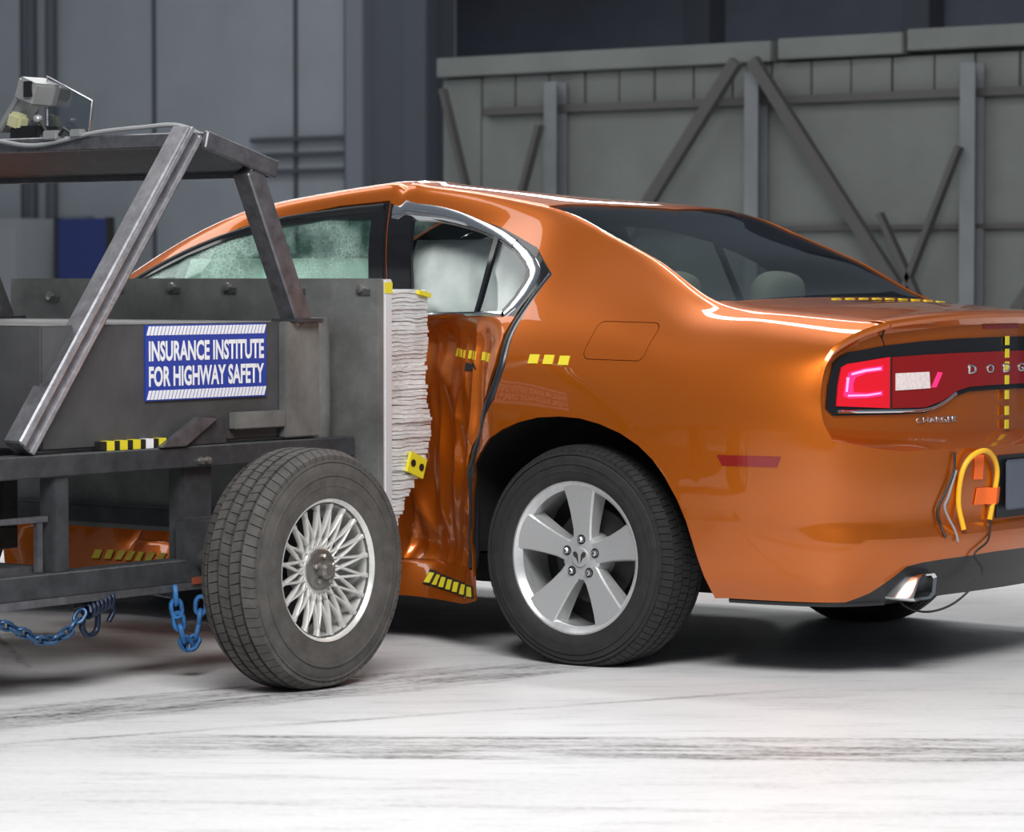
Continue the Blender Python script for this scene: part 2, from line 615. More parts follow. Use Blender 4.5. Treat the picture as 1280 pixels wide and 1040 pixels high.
def offset_poly(poly, d):
    """offset outwards by d (poly any winding)"""
    n = len(poly)
    area2 = sum(poly[i][0] * poly[(i + 1) % n][1] - poly[(i + 1) % n][0] * poly[i][1] for i in range(n))
    s = 1 if area2 > 0 else -1
    out = []
    for i in range(n):
        p0, p1, p2 = Vector(poly[i - 1]), Vector(poly[i]), Vector(poly[(i + 1) % n])
        e1 = (p1 - p0).normalized()
        e2 = (p2 - p1).normalized()
        n1 = Vector((e1.y, -e1.x)) * s
        n2 = Vector((e2.y, -e2.x)) * s
        nn = (n1 + n2)
        if nn.length < 1e-6:
            nn = n1
        nn.normalize()
        k = d / max(nn.dot(n1), 0.4)
        q = p1 + nn * k
        out.append((q.x, q.y))
    return out

def poly_patch(poly, res):
    """planar polygon subdivided on a grid; returns bmesh in (u, v, 0)"""
    bm = bmesh.new()
    bm.faces.new([bm.verts.new((u, v, 0)) for u, v in poly])
    us = [p[0] for p in poly]
    ws = [p[1] for p in poly]
    u = min(us) + res
    while u < max(us):
        bmesh.ops.bisect_plane(bm, geom=bm.faces[:] + bm.edges[:] + bm.verts[:], plane_co=(u, 0, 0), plane_no=(1, 0, 0), dist=1e-6)
        u += res
    v = min(ws) + res
    while v < max(ws):
        bmesh.ops.bisect_plane(bm, geom=bm.faces[:] + bm.edges[:] + bm.verts[:], plane_co=(0, v, 0), plane_no=(0, 1, 0), dist=1e-6)
        v += res
    return bm

def extrude_shell(bm, vec_fn):
    """give an open patch thickness: duplicate faces moved by vec_fn(v) and bridge the border"""
    vmap = {}
    faces = bm.faces[:]
    verts = bm.verts[:]
    for v in verts:
        vmap[v] = bm.verts.new(v.co + vec_fn(v))
    border = [e for e in bm.edges if len(e.link_faces) == 1]
    info = []
    for e in border:
        f = e.link_faces[0]
        for l in f.loops:
            if l.edge == e:
                info.append((l.vert, l.link_loop_next.vert, f.material_index))
    for f in faces:
        nf = bm.faces.new([vmap[v] for v in reversed(f.verts)])
        nf.material_index = f.material_index
    for a, b, mi in info:
        nf = bm.faces.new((b, a, vmap[a], vmap[b]))
        nf.material_index = mi

# ================================================================== THE SETTING
def structure(o):
    o['kind'] = 'structure'
    return o

bm = bmesh.new()
bmesh.ops.create_grid(bm, x_segments=4, y_segments=4, size=1, matrix=Matrix.Translation((-4, 2, 0)) @ Matrix.Diagonal((24, 20, 1, 1)))
fl = structure(obj_bm('floor', bm, 'floor_paint'))
fl['label'] = 'white painted hall floor with grey rubber streaks'

# far painted wall on the left with conduits and a column
wb = structure(box_obj('wall_back', (-18.2, 13.15, 4.0), (13.4, 0.3, 8.0), 'wall_paint'))
wb['label'] = 'dim blue grey back wall behind the trolley'
for i in range(7):
    x = -23.6 + i * 1.75
    box_obj('panel_joint', (x, 12.985, 4.0), (0.03, 0.03, 8.0), 'column_paint', wb)
for x in (-16.42, -16.15):
    bm = bmesh.new()
    add_tube(bm, [(x, 12.93, 0), (x, 12.93, 7.9)], 0.055, 10)
    obj_bm('conduit', bm, 'column_paint', wb, smooth=40)
for z in (2.17, 2.32, 2.46):
    bm = bmesh.new()
    add_tube(bm, [(-13.6, 12.94, z), (-12.2, 12.94, z)], 0.022, 8)
    obj_bm('pipe', bm, 'column_paint', wb, smooth=40)
box_obj('door_jamb', (-15.82, 12.95, 0.9), (0.34, 0.12, 1.8), 'column_light', wb)
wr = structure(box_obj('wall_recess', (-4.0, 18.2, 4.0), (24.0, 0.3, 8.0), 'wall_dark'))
wr['label'] = 'dark far wall above the grey partition'
for x in (-11.9, -9.4, -7.6, -4.6, -1.5):
    box_obj('column', (x, 17.9, 4.0), (0.28, 0.3, 8.0), 'column_paint', wr)
box_obj('beam', (-4.0, 17.8, 4.4), (24.0, 0.3, 0.35), 'column_paint', wr)
cl = structure(empty('trim_1', (-11.75, 12.6, 0)))
cl['label'] = 'tall dark steel column at the corner of the back wall'
box_obj('web', (0, 0.2, 4.0), (1.0, 0.3, 8.0), 'column_paint', cl)
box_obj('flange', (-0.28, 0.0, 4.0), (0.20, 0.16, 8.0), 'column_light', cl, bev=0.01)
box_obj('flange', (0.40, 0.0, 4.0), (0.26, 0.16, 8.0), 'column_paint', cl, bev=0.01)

cb = empty('storage_cabinet', (-16.5, 12.6, 0))
box_obj('body', (0, 0, 0.885), (1.0, 0.5, 1.77), 'cabinet_grey', cb, bev=0.015)
box_obj('door', (-0.25, -0.26, 0.88), (0.46, 0.02, 1.66), 'cabinet_grey', cb, bev=0.006)
box_obj('door', (0.25, -0.26, 0.88), (0.46, 0.02, 1.66), 'cabinet_grey', cb, bev=0.006)
box_obj('handle', (0.05, -0.28, 0.95), (0.02, 0.03, 0.16), 'steel_dark', cb)
tag(cb, 'pale grey two-door storage cabinet against the back wall', 'cabinet')
bp_ = empty('rolling_board', (-15.3, 12.5, 0))
box_obj('board', (0, 0, 0.98), (0.66, 0.05, 1.56), 'cabinet_blue', bp_, bev=0.01)
box_obj('frame', (-0.34, 0, 0.92), (0.04, 0.08, 1.70), 'steel_dark', bp_)
box_obj('frame', (0.34, 0, 0.92), (0.04, 0.08, 1.70), 'steel_dark', bp_)
box_obj('foot', (-0.34, 0, 0.035), (0.06, 0.5, 0.07), 'steel_dark', bp_)
box_obj('foot', (0.34, 0, 0.035), (0.06, 0.5, 0.07), 'steel_dark', bp_)
tag(bp_, 'dark blue standing board beside the grey cabinet', 'board')

# grey partition wall with posts and braces behind the car
pw = structure(box_obj('wall_partition', (-2.75, 8.12, 1.28), (9.5, 0.16, 2.56), 'panel_seam'))
pw['label'] = 'grey panelled partition wall braced with steel posts'
for a, b, dz in ((-7.5, -4.84, 0.0), (-4.80, -4.0 + 0.1, 0.01), (-3.88, 2.0, 0.025)):
    box_obj('coping', ((a + b) / 2, 8.08, 2.615 + dz), (b - a - 0.01, 0.30, 0.13), 'panel_grey', pw, bev=0.006)
rr = random.Random(3)
x = -7.16
while x < 1.9:
    wdt = 0.285 + rr.uniform(-0.015, 0.015)
    box_obj('panel', (x + wdt / 2, 8.025 + rr.uniform(-0.004, 0.004), 2.435), (wdt - 0.014, 0.05, 0.222), 'panel_grey', pw, bev=0.003)
    x += wdt
box_obj('panel', (-7.33, 8.025, 1.27), (0.32, 0.05, 2.54), 'panel_grey', pw, bev=0.003)
x = -7.16
for wdt in (0.68, 1.55, 1.52, 1.52, 1.52, 1.52, 0.8):
    for z0, z1 in ((0.0, 1.505), (1.52, 2.285)):
        box_obj('panel', (x + wdt / 2, 8.02, (z0 + z1) / 2), (wdt - 0.012, 0.06, z1 - z0), 'panel_grey', pw, bev=0.003)
    x += wdt
box_obj('rail', (-2.6, 7.96, 2.31), (9.0, 0.06, 0.05), 'steel_brown', pw)
box_obj('rail', (-2.6, 7.97, 1.512), (9.0, 0.05, 0.03), 'steel_brown', pw)
for x in (-6.48, -4.93, -3.41, -1.9, -0.4, 1.1):
    bm = bmesh.new()
    add_box(bm, (x - 0.045, 7.90, 1.24), (0.012, 0.12, 2.48))
    add_box(bm, (x + 0.0, 7.845, 1.24), (0.10, 0.012, 2.48))
    add_box(bm, (x + 0.0, 7.955, 1.24), (0.10, 0.012, 2.48))
    obj_bm('post', bm, 'steel_grey', pw)
for a, b in (((-5.00, 2.55), (-5.95, 1.30)), ((-4.88, 2.55), (-3.70, 0.95)), ((-3.43, 1.98), (-3.90, 0.90)),
             ((-3.97, 1.59), (-3.55, 0.80)), ((-7.32, 2.46), (-7.0, 1.4)), ((-1.95, 2.5), (-2.9, 1.2)), ((-1.85, 2.5), (-0.7, 0.95)),
             ((-6.52, 2.2), (-6.95, 0.9))):
    big = b[0] - a[0] > 0.5 or a[0] - b[0] > 0.6
    kf = (a[1] - 0.04) / (a[1] - b[1])
    b = (a[0] + (b[0] - a[0]) * kf, 0.04)
    beam_obj('brace', (a[0], 7.78, a[1]), (b[0], 7.78, b[1]), 0.06, 0.075 if big else 0.035, 'steel_brown', pw, bev=0.0)

# ================================================================== WHEELS
def tire_obj(name, R, W, rim_r, m, parent, load, ribs, nblk, seg=96, depth=0.009, slant=0.0, groove=0.10):
    """tyre about the Y axis, outer side towards -Y; flattened at the bottom to radius `load`"""
    h = W / 2
    Rc = R - depth
    bm = bmesh.new()
    prof = [(h * 0.78, rim_r - 0.012), (h * 0.93, rim_r + 0.004), (h * 0.99, rim_r + (R - rim_r) * 0.22), (h * 1.03, rim_r + (R - rim_r) * 0.45),
            (h * 1.0, rim_r + (R - rim_r) * 0.68), (h * 0.93, R - 0.030), (h * 0.84, Rc - 0.009), (h * 0.70, Rc - 0.002), (h * 0.35, Rc)]
    full = [(-a, r) for a, r in prof] + [(0, Rc)] + [(a, r) for a, r in reversed(prof)]
    # raised ring on the sidewall
    ringp = []
    for a, r in full:
        ringp.append((a, r))
    add_lathe(bm, ringp, seg)
    for ax_, rr_ in ((-h * 1.0, rim_r + (R - rim_r) * 0.30), (-h * 1.045, rim_r + (R - rim_r) * 0.50), (-h * 0.985, rim_r + (R - rim_r) * 0.76)):
        add_lathe(bm, [(ax_ + 0.006, rr_ - 0.005), (ax_ - 0.0012, rr_ - 0.003), (ax_ - 0.0012, rr_ + 0.003), (ax_ + 0.008, rr_ + 0.005)], seg)
    def crown(a):
        t = abs(a) / h
        return R - 0.004 * t * t - (0.020 * ((t - 0.72) / 0.28) ** 1.6 if t > 0.72 else 0)
    for ri, (a0, a1) in enumerate(ribs):
        ph = 0.5 * (ri % 2)
        for k in range(nblk):
            t0 = (k + ph) * 2 * math.pi / nblk
            t1 = t0 + 2 * math.pi / nblk * (1 - groove)
            sl = slant * (1 if ri % 2 else -1)
            vsx = []
            for (a, t) in ((a0, t0), (a1, t0 + sl), (a1, t1 + sl), (a0, t1)):
                for rad in (crown(a) - depth - 0.004, crown(a)):
                    vsx.append(bm.verts.new((rad * math.cos(t), a, rad * math.sin(t))))
            b0, t_0, b1, t_1, b2, t_2, b3, t_3 = vsx
            for q in ((t_0, t_1, t_2, t_3), (b0, t_0, t_1, b1), (b1, t_1, t_2, b2), (b2, t_2, t_3, b3), (b3, t_3, t_0, b0)):
                bm.faces.new(q)
    for v in bm.verts:
        if v.co.z < -load:
            v.co.z = -load
            v.co.y *= 1.02
    bmesh.ops.recalc_face_normals(bm, faces=bm.faces)
    return obj_bm(name, bm, m, parent, smooth=30)

def car_wheel(parent, loc, rotz=0.0, spin=0.0):
    w_ = lathe_obj('wheel', [(0.09, 0.20), (0.085, 0.226), (0.0, 0.222), (-0.06, 0.214), (-0.085, 0.214), (-0.098, 0.224), (-0.106, 0.234),
                             (-0.106, 0.2415), (-0.098, 0.243), (-0.088, 0.236), (-0.06, 0.228), (0.0, 0.232), (0.10, 0.232), (0.10, 0.20)],
                   'alloy_bright', parent, seg=72, closed=True)
    w_.location = loc
    w_.rotation_euler = (0, 0, rotz)
    bm = bmesh.new()
    R = add_lathe(bm, [(-0.066, 0.070), (-0.070, 0.062), (-0.072, 0.03)], 40)
    bm.faces.new(R[-1])
    add_lathe(bm, [(-0.066, 0.070), (-0.03, 0.078), (0.02, 0.075)], 40)
    obj_bm('hub', bm, 'alloy', w_, smooth=40)
    lathe_obj('brake_disc', [(0.03, 0.05), (0.01, 0.06), (0.008, 0.15), (0.03, 0.15)], 'steel_dark', w_, seg=40)
    lathe_obj('barrel_back', [(0.06, 0.02), (0.06, 0.226)], 'black_matte', w_, seg=40)
    # one spoke mesh shared by five children
    bm = bmesh.new()
    secs = []
    for r, hw, hb, yf, yb in ((0.045, 0.030, 0.036, -0.070, -0.03), (0.085, 0.030, 0.038, -0.073, -0.03), (0.13, 0.036, 0.046, -0.080, -0.03),
                              (0.18, 0.046, 0.057, -0.089, -0.03), (0.215, 0.055, 0.066, -0.097, -0.03), (0.2285, 0.059, 0.070, -0.1005, -0.04)):
        secs.append([bm.verts.new(p) for p in ((-hb, yb, r), (-hw - 0.004, yf + 0.006, r), (-hw, yf, r), (hw, yf, r), (hw + 0.004, yf + 0.006, r), (hb, yb, r))])
    for A, B in zip(secs, secs[1:]):
        for k in range(5):
            f = bm.faces.new((A[k], A[k + 1], B[k + 1], B[k]))
            f.material_index = 0 if k == 2 else 1
        f = bm.faces.new((A[5], A[0], B[0], B[5]))
    bm.faces.new(secs[0][::-1])
    bm.faces.new(secs[-1])
    bmesh.ops.recalc_face_normals(bm, faces=bm.faces)
    sp = obj_bm('spoke', bm, ['alloy', 'alloy_bright'], w_, smooth=25)
    sp.rotation_euler = (0, spin, 0)
    for k in range(1, 5):
        c = sp.copy()
        COL.objects.link(c)
        c.rotation_euler = (0, spin + k * 2 * math.pi / 5, 0)
    # lug nuts in dark pockets
    bm = bmesh.new()
    R = add_lathe(bm, [(-0.0715, 0.0155), (-0.0735, 0.0145), (-0.0735, 0.0115), (-0.071, 0.0110)], 20, center=(0, 0, 0.056))
    obj_p = obj_bm('lug_pocket', bm, 'gloss_black', w_, smooth=40)
    bm = bmesh.new()
    R = add_lathe(bm, [(-0.069, 0.0105), (-0.080, 0.0095), (-0.083, 0.006)], 6, center=(0, 0, 0.056))
    bm.faces.new(R[-1])
    ln = obj_bm('lug_nut', bm, 'chrome_soft', w_)
    for base in (obj_p, ln):
        base.rotation_euler = (0, spin, 0)
        for k in range(1, 5):
            c = base.copy()
            COL.objects.link(c)
            c.rotation_euler = (0, spin + k * 2 * math.pi / 5, 0)
    bm = bmesh.new()
    R = add_lathe(bm, [(-0.072, 0.031), (-0.078, 0.029), (-0.079, 0.010)], 24)
    bm.faces.new(R[-1])
    cc = obj_bm('centre_cap', bm, 'alloy', w_, smooth=30)
    bm = bmesh.new()
    for sx in (-1, 1):      # dark horned emblem on the cap
        add_prism(bm, [(sx * 0.004, -0.018), (sx * 0.012, -0.002), (sx * 0.022, 0.004), (sx * 0.024, 0.016), (sx * 0.013, 0.018), (sx * 0.006, 0.008)],
                  lambda u, v, d: Vector((u, d, v)), -0.0785, -0.0805)
    bmesh.ops.recalc_face_normals(bm, faces=bm.faces)
    em = obj_bm('emblem', bm, 'steel_dark', w_)
    tire_obj('tire', 0.352, 0.235, 0.238, 'tire', w_, 0.334,
             [(-0.106, -0.072), (-0.064, -0.026), (-0.018, 0.018), (0.026, 0.064), (0.072, 0.106)], 92, groove=0.10, slant=0.012)
    return w_

def trolley_wheel(parent, loc, rotz):
    w_ = lathe_obj('wheel', [(0.08, 0.18), (0.07, 0.192), (-0.02, 0.193), (-0.05, 0.191), (-0.072, 0.194), (-0.086, 0.199), (-0.094, 0.204),
                             (-0.098, 0.2095), (-0.090, 0.2105), (-0.08, 0.205), (-0.05, 0.2), (0.09, 0.202), (0.09, 0.18)],
                   'lace_alloy', parent, seg=64, closed=True)
    w_.location = loc
    w_.rotation_euler = (0, 0, rotz)
    lathe_obj('barrel_back', [(0.03, 0.02), (0.03, 0.184)], 'black_matte', w_, seg=40)
    # lace spokes: thin bars leaning both ways
    def bar(lean):
        bm = bmesh.new()
        a = Vector((-0.066 * math.sin(lean * 0.9), -0.050, 0.066 * math.cos(lean * 0.9)))
        b = Vector((0.195 * math.sin(lean), -0.076, 0.195 * math.cos(lean)))
        mid = (a + b) / 2 + Vector((0, -0.006, 0))
        rings = []
        for p, wd in ((a, 0.0046), (mid, 0.0040), (b, 0.0054)):
            d = (b - a).normalized()
            s = d.cross(Vector((0, 1, 0))).normalized()
            rings.append([bm.verts.new(p + s * wd * k + Vector((0, j, 0))) for k, j in ((-1, 0.008), (-1, -0.004), (-0.4, -0.009), (0.4, -0.009), (1, -0.004), (1, 0.008))])
        for A, B in zip(rings, rings[1:]):
            for k in range(6):
                bm.faces.new((A[k], A[(k + 1) % 6], B[(k + 1) % 6], B[k]))
        bm.faces.new(rings[0])
        bm.faces.new(rings[-1])
        bmesh.ops.recalc_face_normals(bm, faces=bm.faces)
        return obj_bm('lace_spoke', bm, 'lace_alloy', w_, smooth=40)
    n = 20
    for lean in (0.175, -0.175):
        base = bar(lean)
        for k in range(1, n):
            c = base.copy()
            COL.objects.link(c)
            c.rotation_euler = (0, k * 2 * math.pi / n, 0)
    lathe_obj('hub', [(0.0, 0.075), (-0.052, 0.075), (-0.060, 0.068), (-0.060, 0.050)], 'lace_alloy', w_, seg=40)
    bm = bmesh.new()
    R = add_lathe(bm, [(-0.056, 0.062), (-0.070, 0.060), (-0.074, 0.050), (-0.074, 0.030), (-0.092, 0.026), (-0.100, 0.016)], 32)
    bm.faces.new(R[-1])
    obj_bm('centre_cap', bm, 'cap_metal', w_, smooth=35)
    bm = bmesh.new()
    R = add_lathe(bm, [(-0.072, 0.009), (-0.083, 0.008), (-0.086, 0.005)], 6, center=(0, 0, 0.040))
    bm.faces.new(R[-1])
    ln = obj_bm('lug_nut', bm, 'bolt_steel', w_)
    for k in range(1, 5):
        c = ln.copy()
        COL.objects.link(c)
        c.rotation_euler = (0, k * 2 * math.pi / 5, 0)
    tire_obj('tire', 0.356, 0.205, 0.205, 'tire_dusty', w_, 0.348,
             [(-0.098, -0.068), (-0.056, -0.027), (-0.015, 0.015), (0.027, 0.056), (0.068, 0.098)], 72, groove=0.09, slant=0.018, depth=0.012)
    return w_

def settle(e):
    """children were modelled in world coordinates: shift them under the empty"""
    for ch in e.children:
        ch.location = Vector(ch.location) - Vector(e.location)

# ================================================================== CRASH TROLLEY
T = empty('crash_trolley', (-1.46, -2.3, 0))
tag(T, 'black steel crash test trolley with blue institute sign, pressed against the orange car', 'trolley')
XN, XF = -0.75, -2.07          # near and far frame planes
for X_ in (XN, XF):
    s = 1 if X_ == XN else -1
    beam_obj('upper_rail', (X_, -4.3, 0.665), (X_, -1.10, 0.665), 0.08, 0.065, 'trolley_paint', T)
    beam_obj('lower_rail', (X_, -4.3, 0.322), (X_, -1.30, 0.322), 0.08, 0.072, 'trolley_paint', T)
    beam_obj('rail_lip', (X_ + 0.035 * s, -4.3, 0.277), (X_ + 0.035 * s, -1.55, 0.277), 0.02, 0.022, 'strut_metal', T, bev=0.0)
    box_obj('post', (X_, -2.405, 0.495), (0.06, 0.062, 0.28), 'trolley_paint', T, bev=0.004)
    box_obj('post', (X_ - 0.02 * s, -1.81, 0.495), (0.06, 0.13, 0.28), 'trolley_paint', T, bev=0.004)
    box_obj('post', (X_, -3.5, 0.495), (0.06, 0.062, 0.28), 'trolley_paint', T, bev=0.004)
    box_obj('post', (X_, -1.33, 0.495), (0.06, 0.08, 0.28), 'trolley_paint', T, bev=0.004)
    # cage legs: rear leg is a double channel, front leg a square tube
    a, b = Vector((X_, -2.545, 0.715)), Vector((X_, -1.835, 1.635))
    leg = beam_obj('rear_leg', a, b, 0.07, 0.075, 'strut_metal', T, bev=0.005)
    d = (b - a).normalized()
    for off in (-0.018, 0.024):
        n_ = Vector((0, -d.z, d.y))
        beam_obj('channel_lip', a + n_ * off + Vector((0.037 * s, 0, 0)), b + n_ * off + Vector((0.037 * s, 0, 0)), 0.012, 0.012, 'strut_light', leg, bev=0.0)
    fl_ = beam_obj('front_leg', (X_, -1.57, 1.535), (X_, -1.335, 1.06), 0.07, 0.072, 'strut_metal', T, bev=0.005)
    box_obj('leg_foot', (X_, -1.335, 1.068), (0.11, 0.13, 0.014), 'trolley_paint', fl_, bev=0.003)
    # sloped end of the canopy
    beam_obj('canopy_side_beam', (X_ + 0.035 * s, -1.80, 1.618), (X_ + 0.035 * s, -1.475, 1.535), 0.02, 0.055, 'strut_metal', T)
# cross members
for y, z in ((-2.405, 0.322), (-3.4, 0.322), (-4.27, 0.322), (-2.6, 0.665), (-4.27, 0.665)):
    beam_obj('cross_member', (XF + 0.04, y, z), (XN - 0.04, y, z), 0.06, 0.06, 'trolley_paint', T)
box_obj('floor_tray', (-1.46, -3.35, 0.366), (1.36, 1.86, 0.016), 'strut_metal', T)
beam_obj('brace_bar', (XN, -4.2, 0.512), (XN, -2.44, 0.512), 0.02, 0.016, 'strut_metal', T, bev=0)
beam_obj('brace_bar', (XN, -2.47, 0.512), (XN, -2.47, 0.36), 0.02, 0.016, 'strut_metal', T, bev=0)
# canopy sheet between the cage tops
bm = bmesh.new()
for (y0, z0), (y1, z1) in (((-1.80, 1.612), (-1.475, 1.528)),):
    add_beam(bm, (XF, (y0 + y1) / 2, (z0 + z1) / 2), (XN, (y0 + y1) / 2, (z0 + z1) / 2), 0.335, 0.012,
             up=Vector((0, 0.083, 0.325)).normalized())
obj_bm('canopy_sheet', bm, 'trolley_paint', T)
beam_obj('canopy_rear_beam', (XF, -1.80, 1.618), (XN + 0.02, -1.80, 1.618), 0.035, 0.045, 'strut_metal', T)
beam_obj('canopy_front_beam', (XF, -1.475, 1.532), (XN + 0.02, -1.475, 1.532), 0.03, 0.04, 'trolley_paint', T)
# ballast box with the sign
box_obj('ballast_box', (-1.46, -1.86, 0.885), (1.42, 1.19, 0.36), 'trolley_box', T, bev=0.006)
box_obj('end_plate', (-0.735, -1.345, 0.885), (0.03, 0.165, 0.362), 'trolley_plate', T, bev=0.004)
box_obj('shelf_plate', (-0.733, -1.545, 0.765), (0.03, 0.23, 0.052), 'trolley_plate', T, bev=0.003)
lathe_obj('vertical_tube', [(0.35, 0.0), (0.35, 0.05), (1.075, 0.05), (1.075, 0.0)], 'trolley_plate', T, seg=28, axis='Z', center=(-0.80, -1.195, 0))
# gusset
prism_obj('gusset', [(-2.01, 0.698), (-1.90, 0.698), (-1.755, 0.778), (-1.845, 0.782)], lambda u, v, d: Vector((d, u, v)), -0.725, -0.70, 'strut_metal', T, bev=0.003)
prism_obj('gusset', [(-1.90, 0.698), (-1.70, 0.698), (-1.70, 0.775), (-1.76, 0.782)], lambda u, v, d: Vector((d, u, v)), -0.745, -0.72, 'trolley_paint', T, bev=0.003)
for y in (-1.80, -1.83):
    lathe_obj('bolt', [(0.0, 0.012), (0.012, 0.011), (0.016, 0.0)], 'bolt_steel', T, seg=8, axis='X', center=(-0.71, y, 0.652))
# barrier mounting plate
pl_ = box_obj('mounting_plate', (-1.461, -1.065, 0.775), (1.658, 0.03, 0.85), 'trolley_plate', T, bev=0.004)
for x, z in ((-2.09, 1.14), (-1.78, 1.172), (-1.52, 1.172), (-1.27, 1.172), (-0.97, 1.17), (-0.70, 1.168)):
    bm = bmesh.new()
    R = add_lathe(bm, [(-1.08, 0.016), (-1.092, 0.0145), (-1.095, 0.008)], 10, center=(x, 0, z))
    bm.faces.new(R[-1])
    bo = obj_bm('bolt', bm, 'bolt_steel', pl_, smooth=30)
    box_obj('scuff_washer', (x + 0.012, -1.083, z - 0.012), (0.05, 0.004, 0.018), 'trolley_box', pl_)
box_obj('stiffener', (-1.46, -1.10, 0.40), (1.62, 0.05, 0.06), 'trolley_paint', T, bev=0.004)
box_obj('backing_plate', (-1.461, -1.030, 0.775), (1.664, 0.036, 0.845), 'aluminium_edge', T, bev=0.003)
box_obj('yellow_tag', (-0.634, -1.03, 1.17), (0.014, 0.034, 0.035), 'tape_yellow', T)
# lettered sign
def sign(parent):
    y0, y1, z0, z1 = -2.03, -1.49, 0.836, 1.062
    xs = -0.748
    sg = box_obj('sign_board', (xs + 0.002, (y0 + y1) / 2, (z0 + z1) / 2), (0.006, y1 - y0, z1 - z0), 'sign_blue', parent, label='blue and white lettered sign')
    def F(u, v, d):
        return Vector((d, u, v))
    for zz in (z1 - 0.031, z0 + 0.004):
        bm = bmesh.new()
        n = 34
        wv = (y1 - y0 - 0.012) / n
        for k in range(n):
            a = y0 + 0.004 + k * wv
            sl = 0.010
            add_prism(bm, [(a, zz), (a + wv * 0.74, zz), (a + wv * 0.74 + sl, zz + 0.027), (a + sl, zz + 0.027)], F, xs + 0.0045, xs + 0.0062)
        bmesh.ops.recalc_face_normals(bm, faces=bm.faces)
        hs_ = obj_bm('hatched_stripe', bm, 'sign_white', sg)
        hs_['kind'] = 'stuff'
    for txt, zc in (('INSURANCE INSTITUTE', 0.984), ('FOR HIGHWAY SAFETY', 0.9085)):
        me = text_mesh(txt, 1.0, 0.034)
        co = np.zeros(len(me.vertices) * 3)
        me.vertices.foreach_get('co', co)
        co = co.reshape(-1, 3)
        lo, hi = co.min(0), co.max(0)
        W, H = 0.515, 0.061
        for v in me.vertices:
            u = (v.co.x - lo[0]) / (hi[0] - lo[0])
            q = (v.co.y - lo[1]) / (hi[1] - lo[1])
            v.co = (xs + 0.0060, (y0 + y1) / 2 - W / 2 + u * W, zc - H / 2 + q * H)
        me.materials.append(MATS['sign_white'])
        o = bpy.data.objects.new('sign_lettering', me)
        link(o, sg)
sign(T)
# yellow and black measuring tape on the rail
bm = bmesh.new()
add_box(bm, (-0.742, -2.09, 0.712), (0.035, 0.30, 0.026))
tp = obj_bm('tape_strip', bm, 'tape_black', T)
for k in range(5):
    box_obj('tape_square', (-0.738, -2.20 + 0.055 * k, 0.712), (0.032, 0.030, 0.028), 'tape_yellow' if k != 3 else 'sign_white', tp)
# running gear under the rails
for X_, s in ((XN, 1), (XF, -1)):
    beam_obj('suspension_arm', (X_ - 0.05 * s, -2.30, 0.25), (X_ - 0.1 * s, -1.85, 0.30), 0.03, 0.03, 'steel_dark', T)
    beam_obj('suspension_arm', (X_ - 0.1 * s, -2.05, 0.29), (X_ - 0.05 * s, -1.84, 0.24), 0.025, 0.025, 'strut_metal', T)
    box_obj('suspension_arm', (X_ - 0.08 * s, -2.0, 0.262), (0.08, 0.12, 0.05), 'steel_dark', T, bev=0.01)
    box_obj('axle_bracket', (X_ + 0.02 * s, -1.82, 0.38), (0.05, 0.16, 0.2), 'trolley_paint', T, bev=0.01)
for xa, xb in ((-0.34, -0.76), (-2.16, -2.58)):
    for ya in (-1.82, -4.0):
        tube_obj('stub_axle', [(xa, ya, 0.348), (xb, ya, 0.348)], 0.035, 'steel_dark', T, seg=14)
box_obj('red_bracket', (XN + 0.03, -1.83, 0.292), (0.05, 0.09, 0.022), 'rust_red', T, bev=0.003)
box_obj('red_crossbar', (-1.9, -3.2, 0.80), (0.4, 0.10, 0.12), 'rust_red', T, bev=0.01)
W0 = trolley_wheel(T, (-0.31, -1.82, 0.348), math.pi / 2)
for loc, rz in (((-2.61, -1.82, 0.348), -math.pi / 2), ((-0.31, -4.0, 0.348), math.pi / 2), ((-2.61, -4.0, 0.348), -math.pi / 2)):
    c = copy_tree(W0, T)
    c.location = loc
    c.rotation_euler = (0, 0, rz)
# crushed honeycomb
fr = pchip([0.40, 0.44, 0.56, 0.64, 0.72, 0.76, 0.80, 0.84, 0.95, 1.10, 1.16], [-0.99, -0.965, -0.875, -0.815, -0.80, -0.812, -0.835, -0.83, -0.822, -0.818, -0.83])
bm = bmesh.new()
bm2 = bmesh.new()
z = 0.405
rr = random.Random(11)
k = 0
while z < 1.158:
    th = rr.uniform(0.009, 0.014)
    yf = fr(z) + rr.uniform(-0.006, 0.003)
    xe = -0.634 + rr.uniform(-0.006, 0.004)
    tilt = rr.uniform(-0.02, 0.02)
    R = Matrix.Rotation(tilt, 3, 'X')
    vsx = add_box(bm, (-1.462 + (xe + 0.634) / 2, (yf - 1.012) / 2, z + th / 2), (1.656 + (xe + 0.634), yf + 1.012, th * 1.02), R)
    z += th
    add_box(bm2, (-1.462, (yf - 1.025) / 2, z), (1.63, yf + 1.0, 0.004), R)
    z += 0.002
bmesh.ops.subdivide_edges(bm, edges=[e for e in bm.edges if abs(e.verts[0].co.y - e.verts[1].co.y) > 0.02], cuts=7, use_grid_fill=True)
for v in bm.verts:
    n_ = noise.noise(Vector((v.co.x * 4, v.co.y * 28, v.co.z * 22)))
    n3 = noise.noise(Vector((v.co.x * 3 + 9, v.co.y * 9, v.co.z * 6)))
    v.co.z += 0.005 * n_
    v.co.x += 0.010 * n3
hb = obj_bm('honeycomb_block', bm, 'honeycomb', T, label='crushed white aluminium honeycomb layers')
obj_bm('honeycomb_foil', bm2, 'honeycomb_shade', hb)
st_ = box_obj('target_sticker', (-0.622, -0.900, 0.598), (0.012, 0.085, 0.066), 'tape_yellow', T, rot=Matrix.Rotation(-0.35, 3, 'X'))
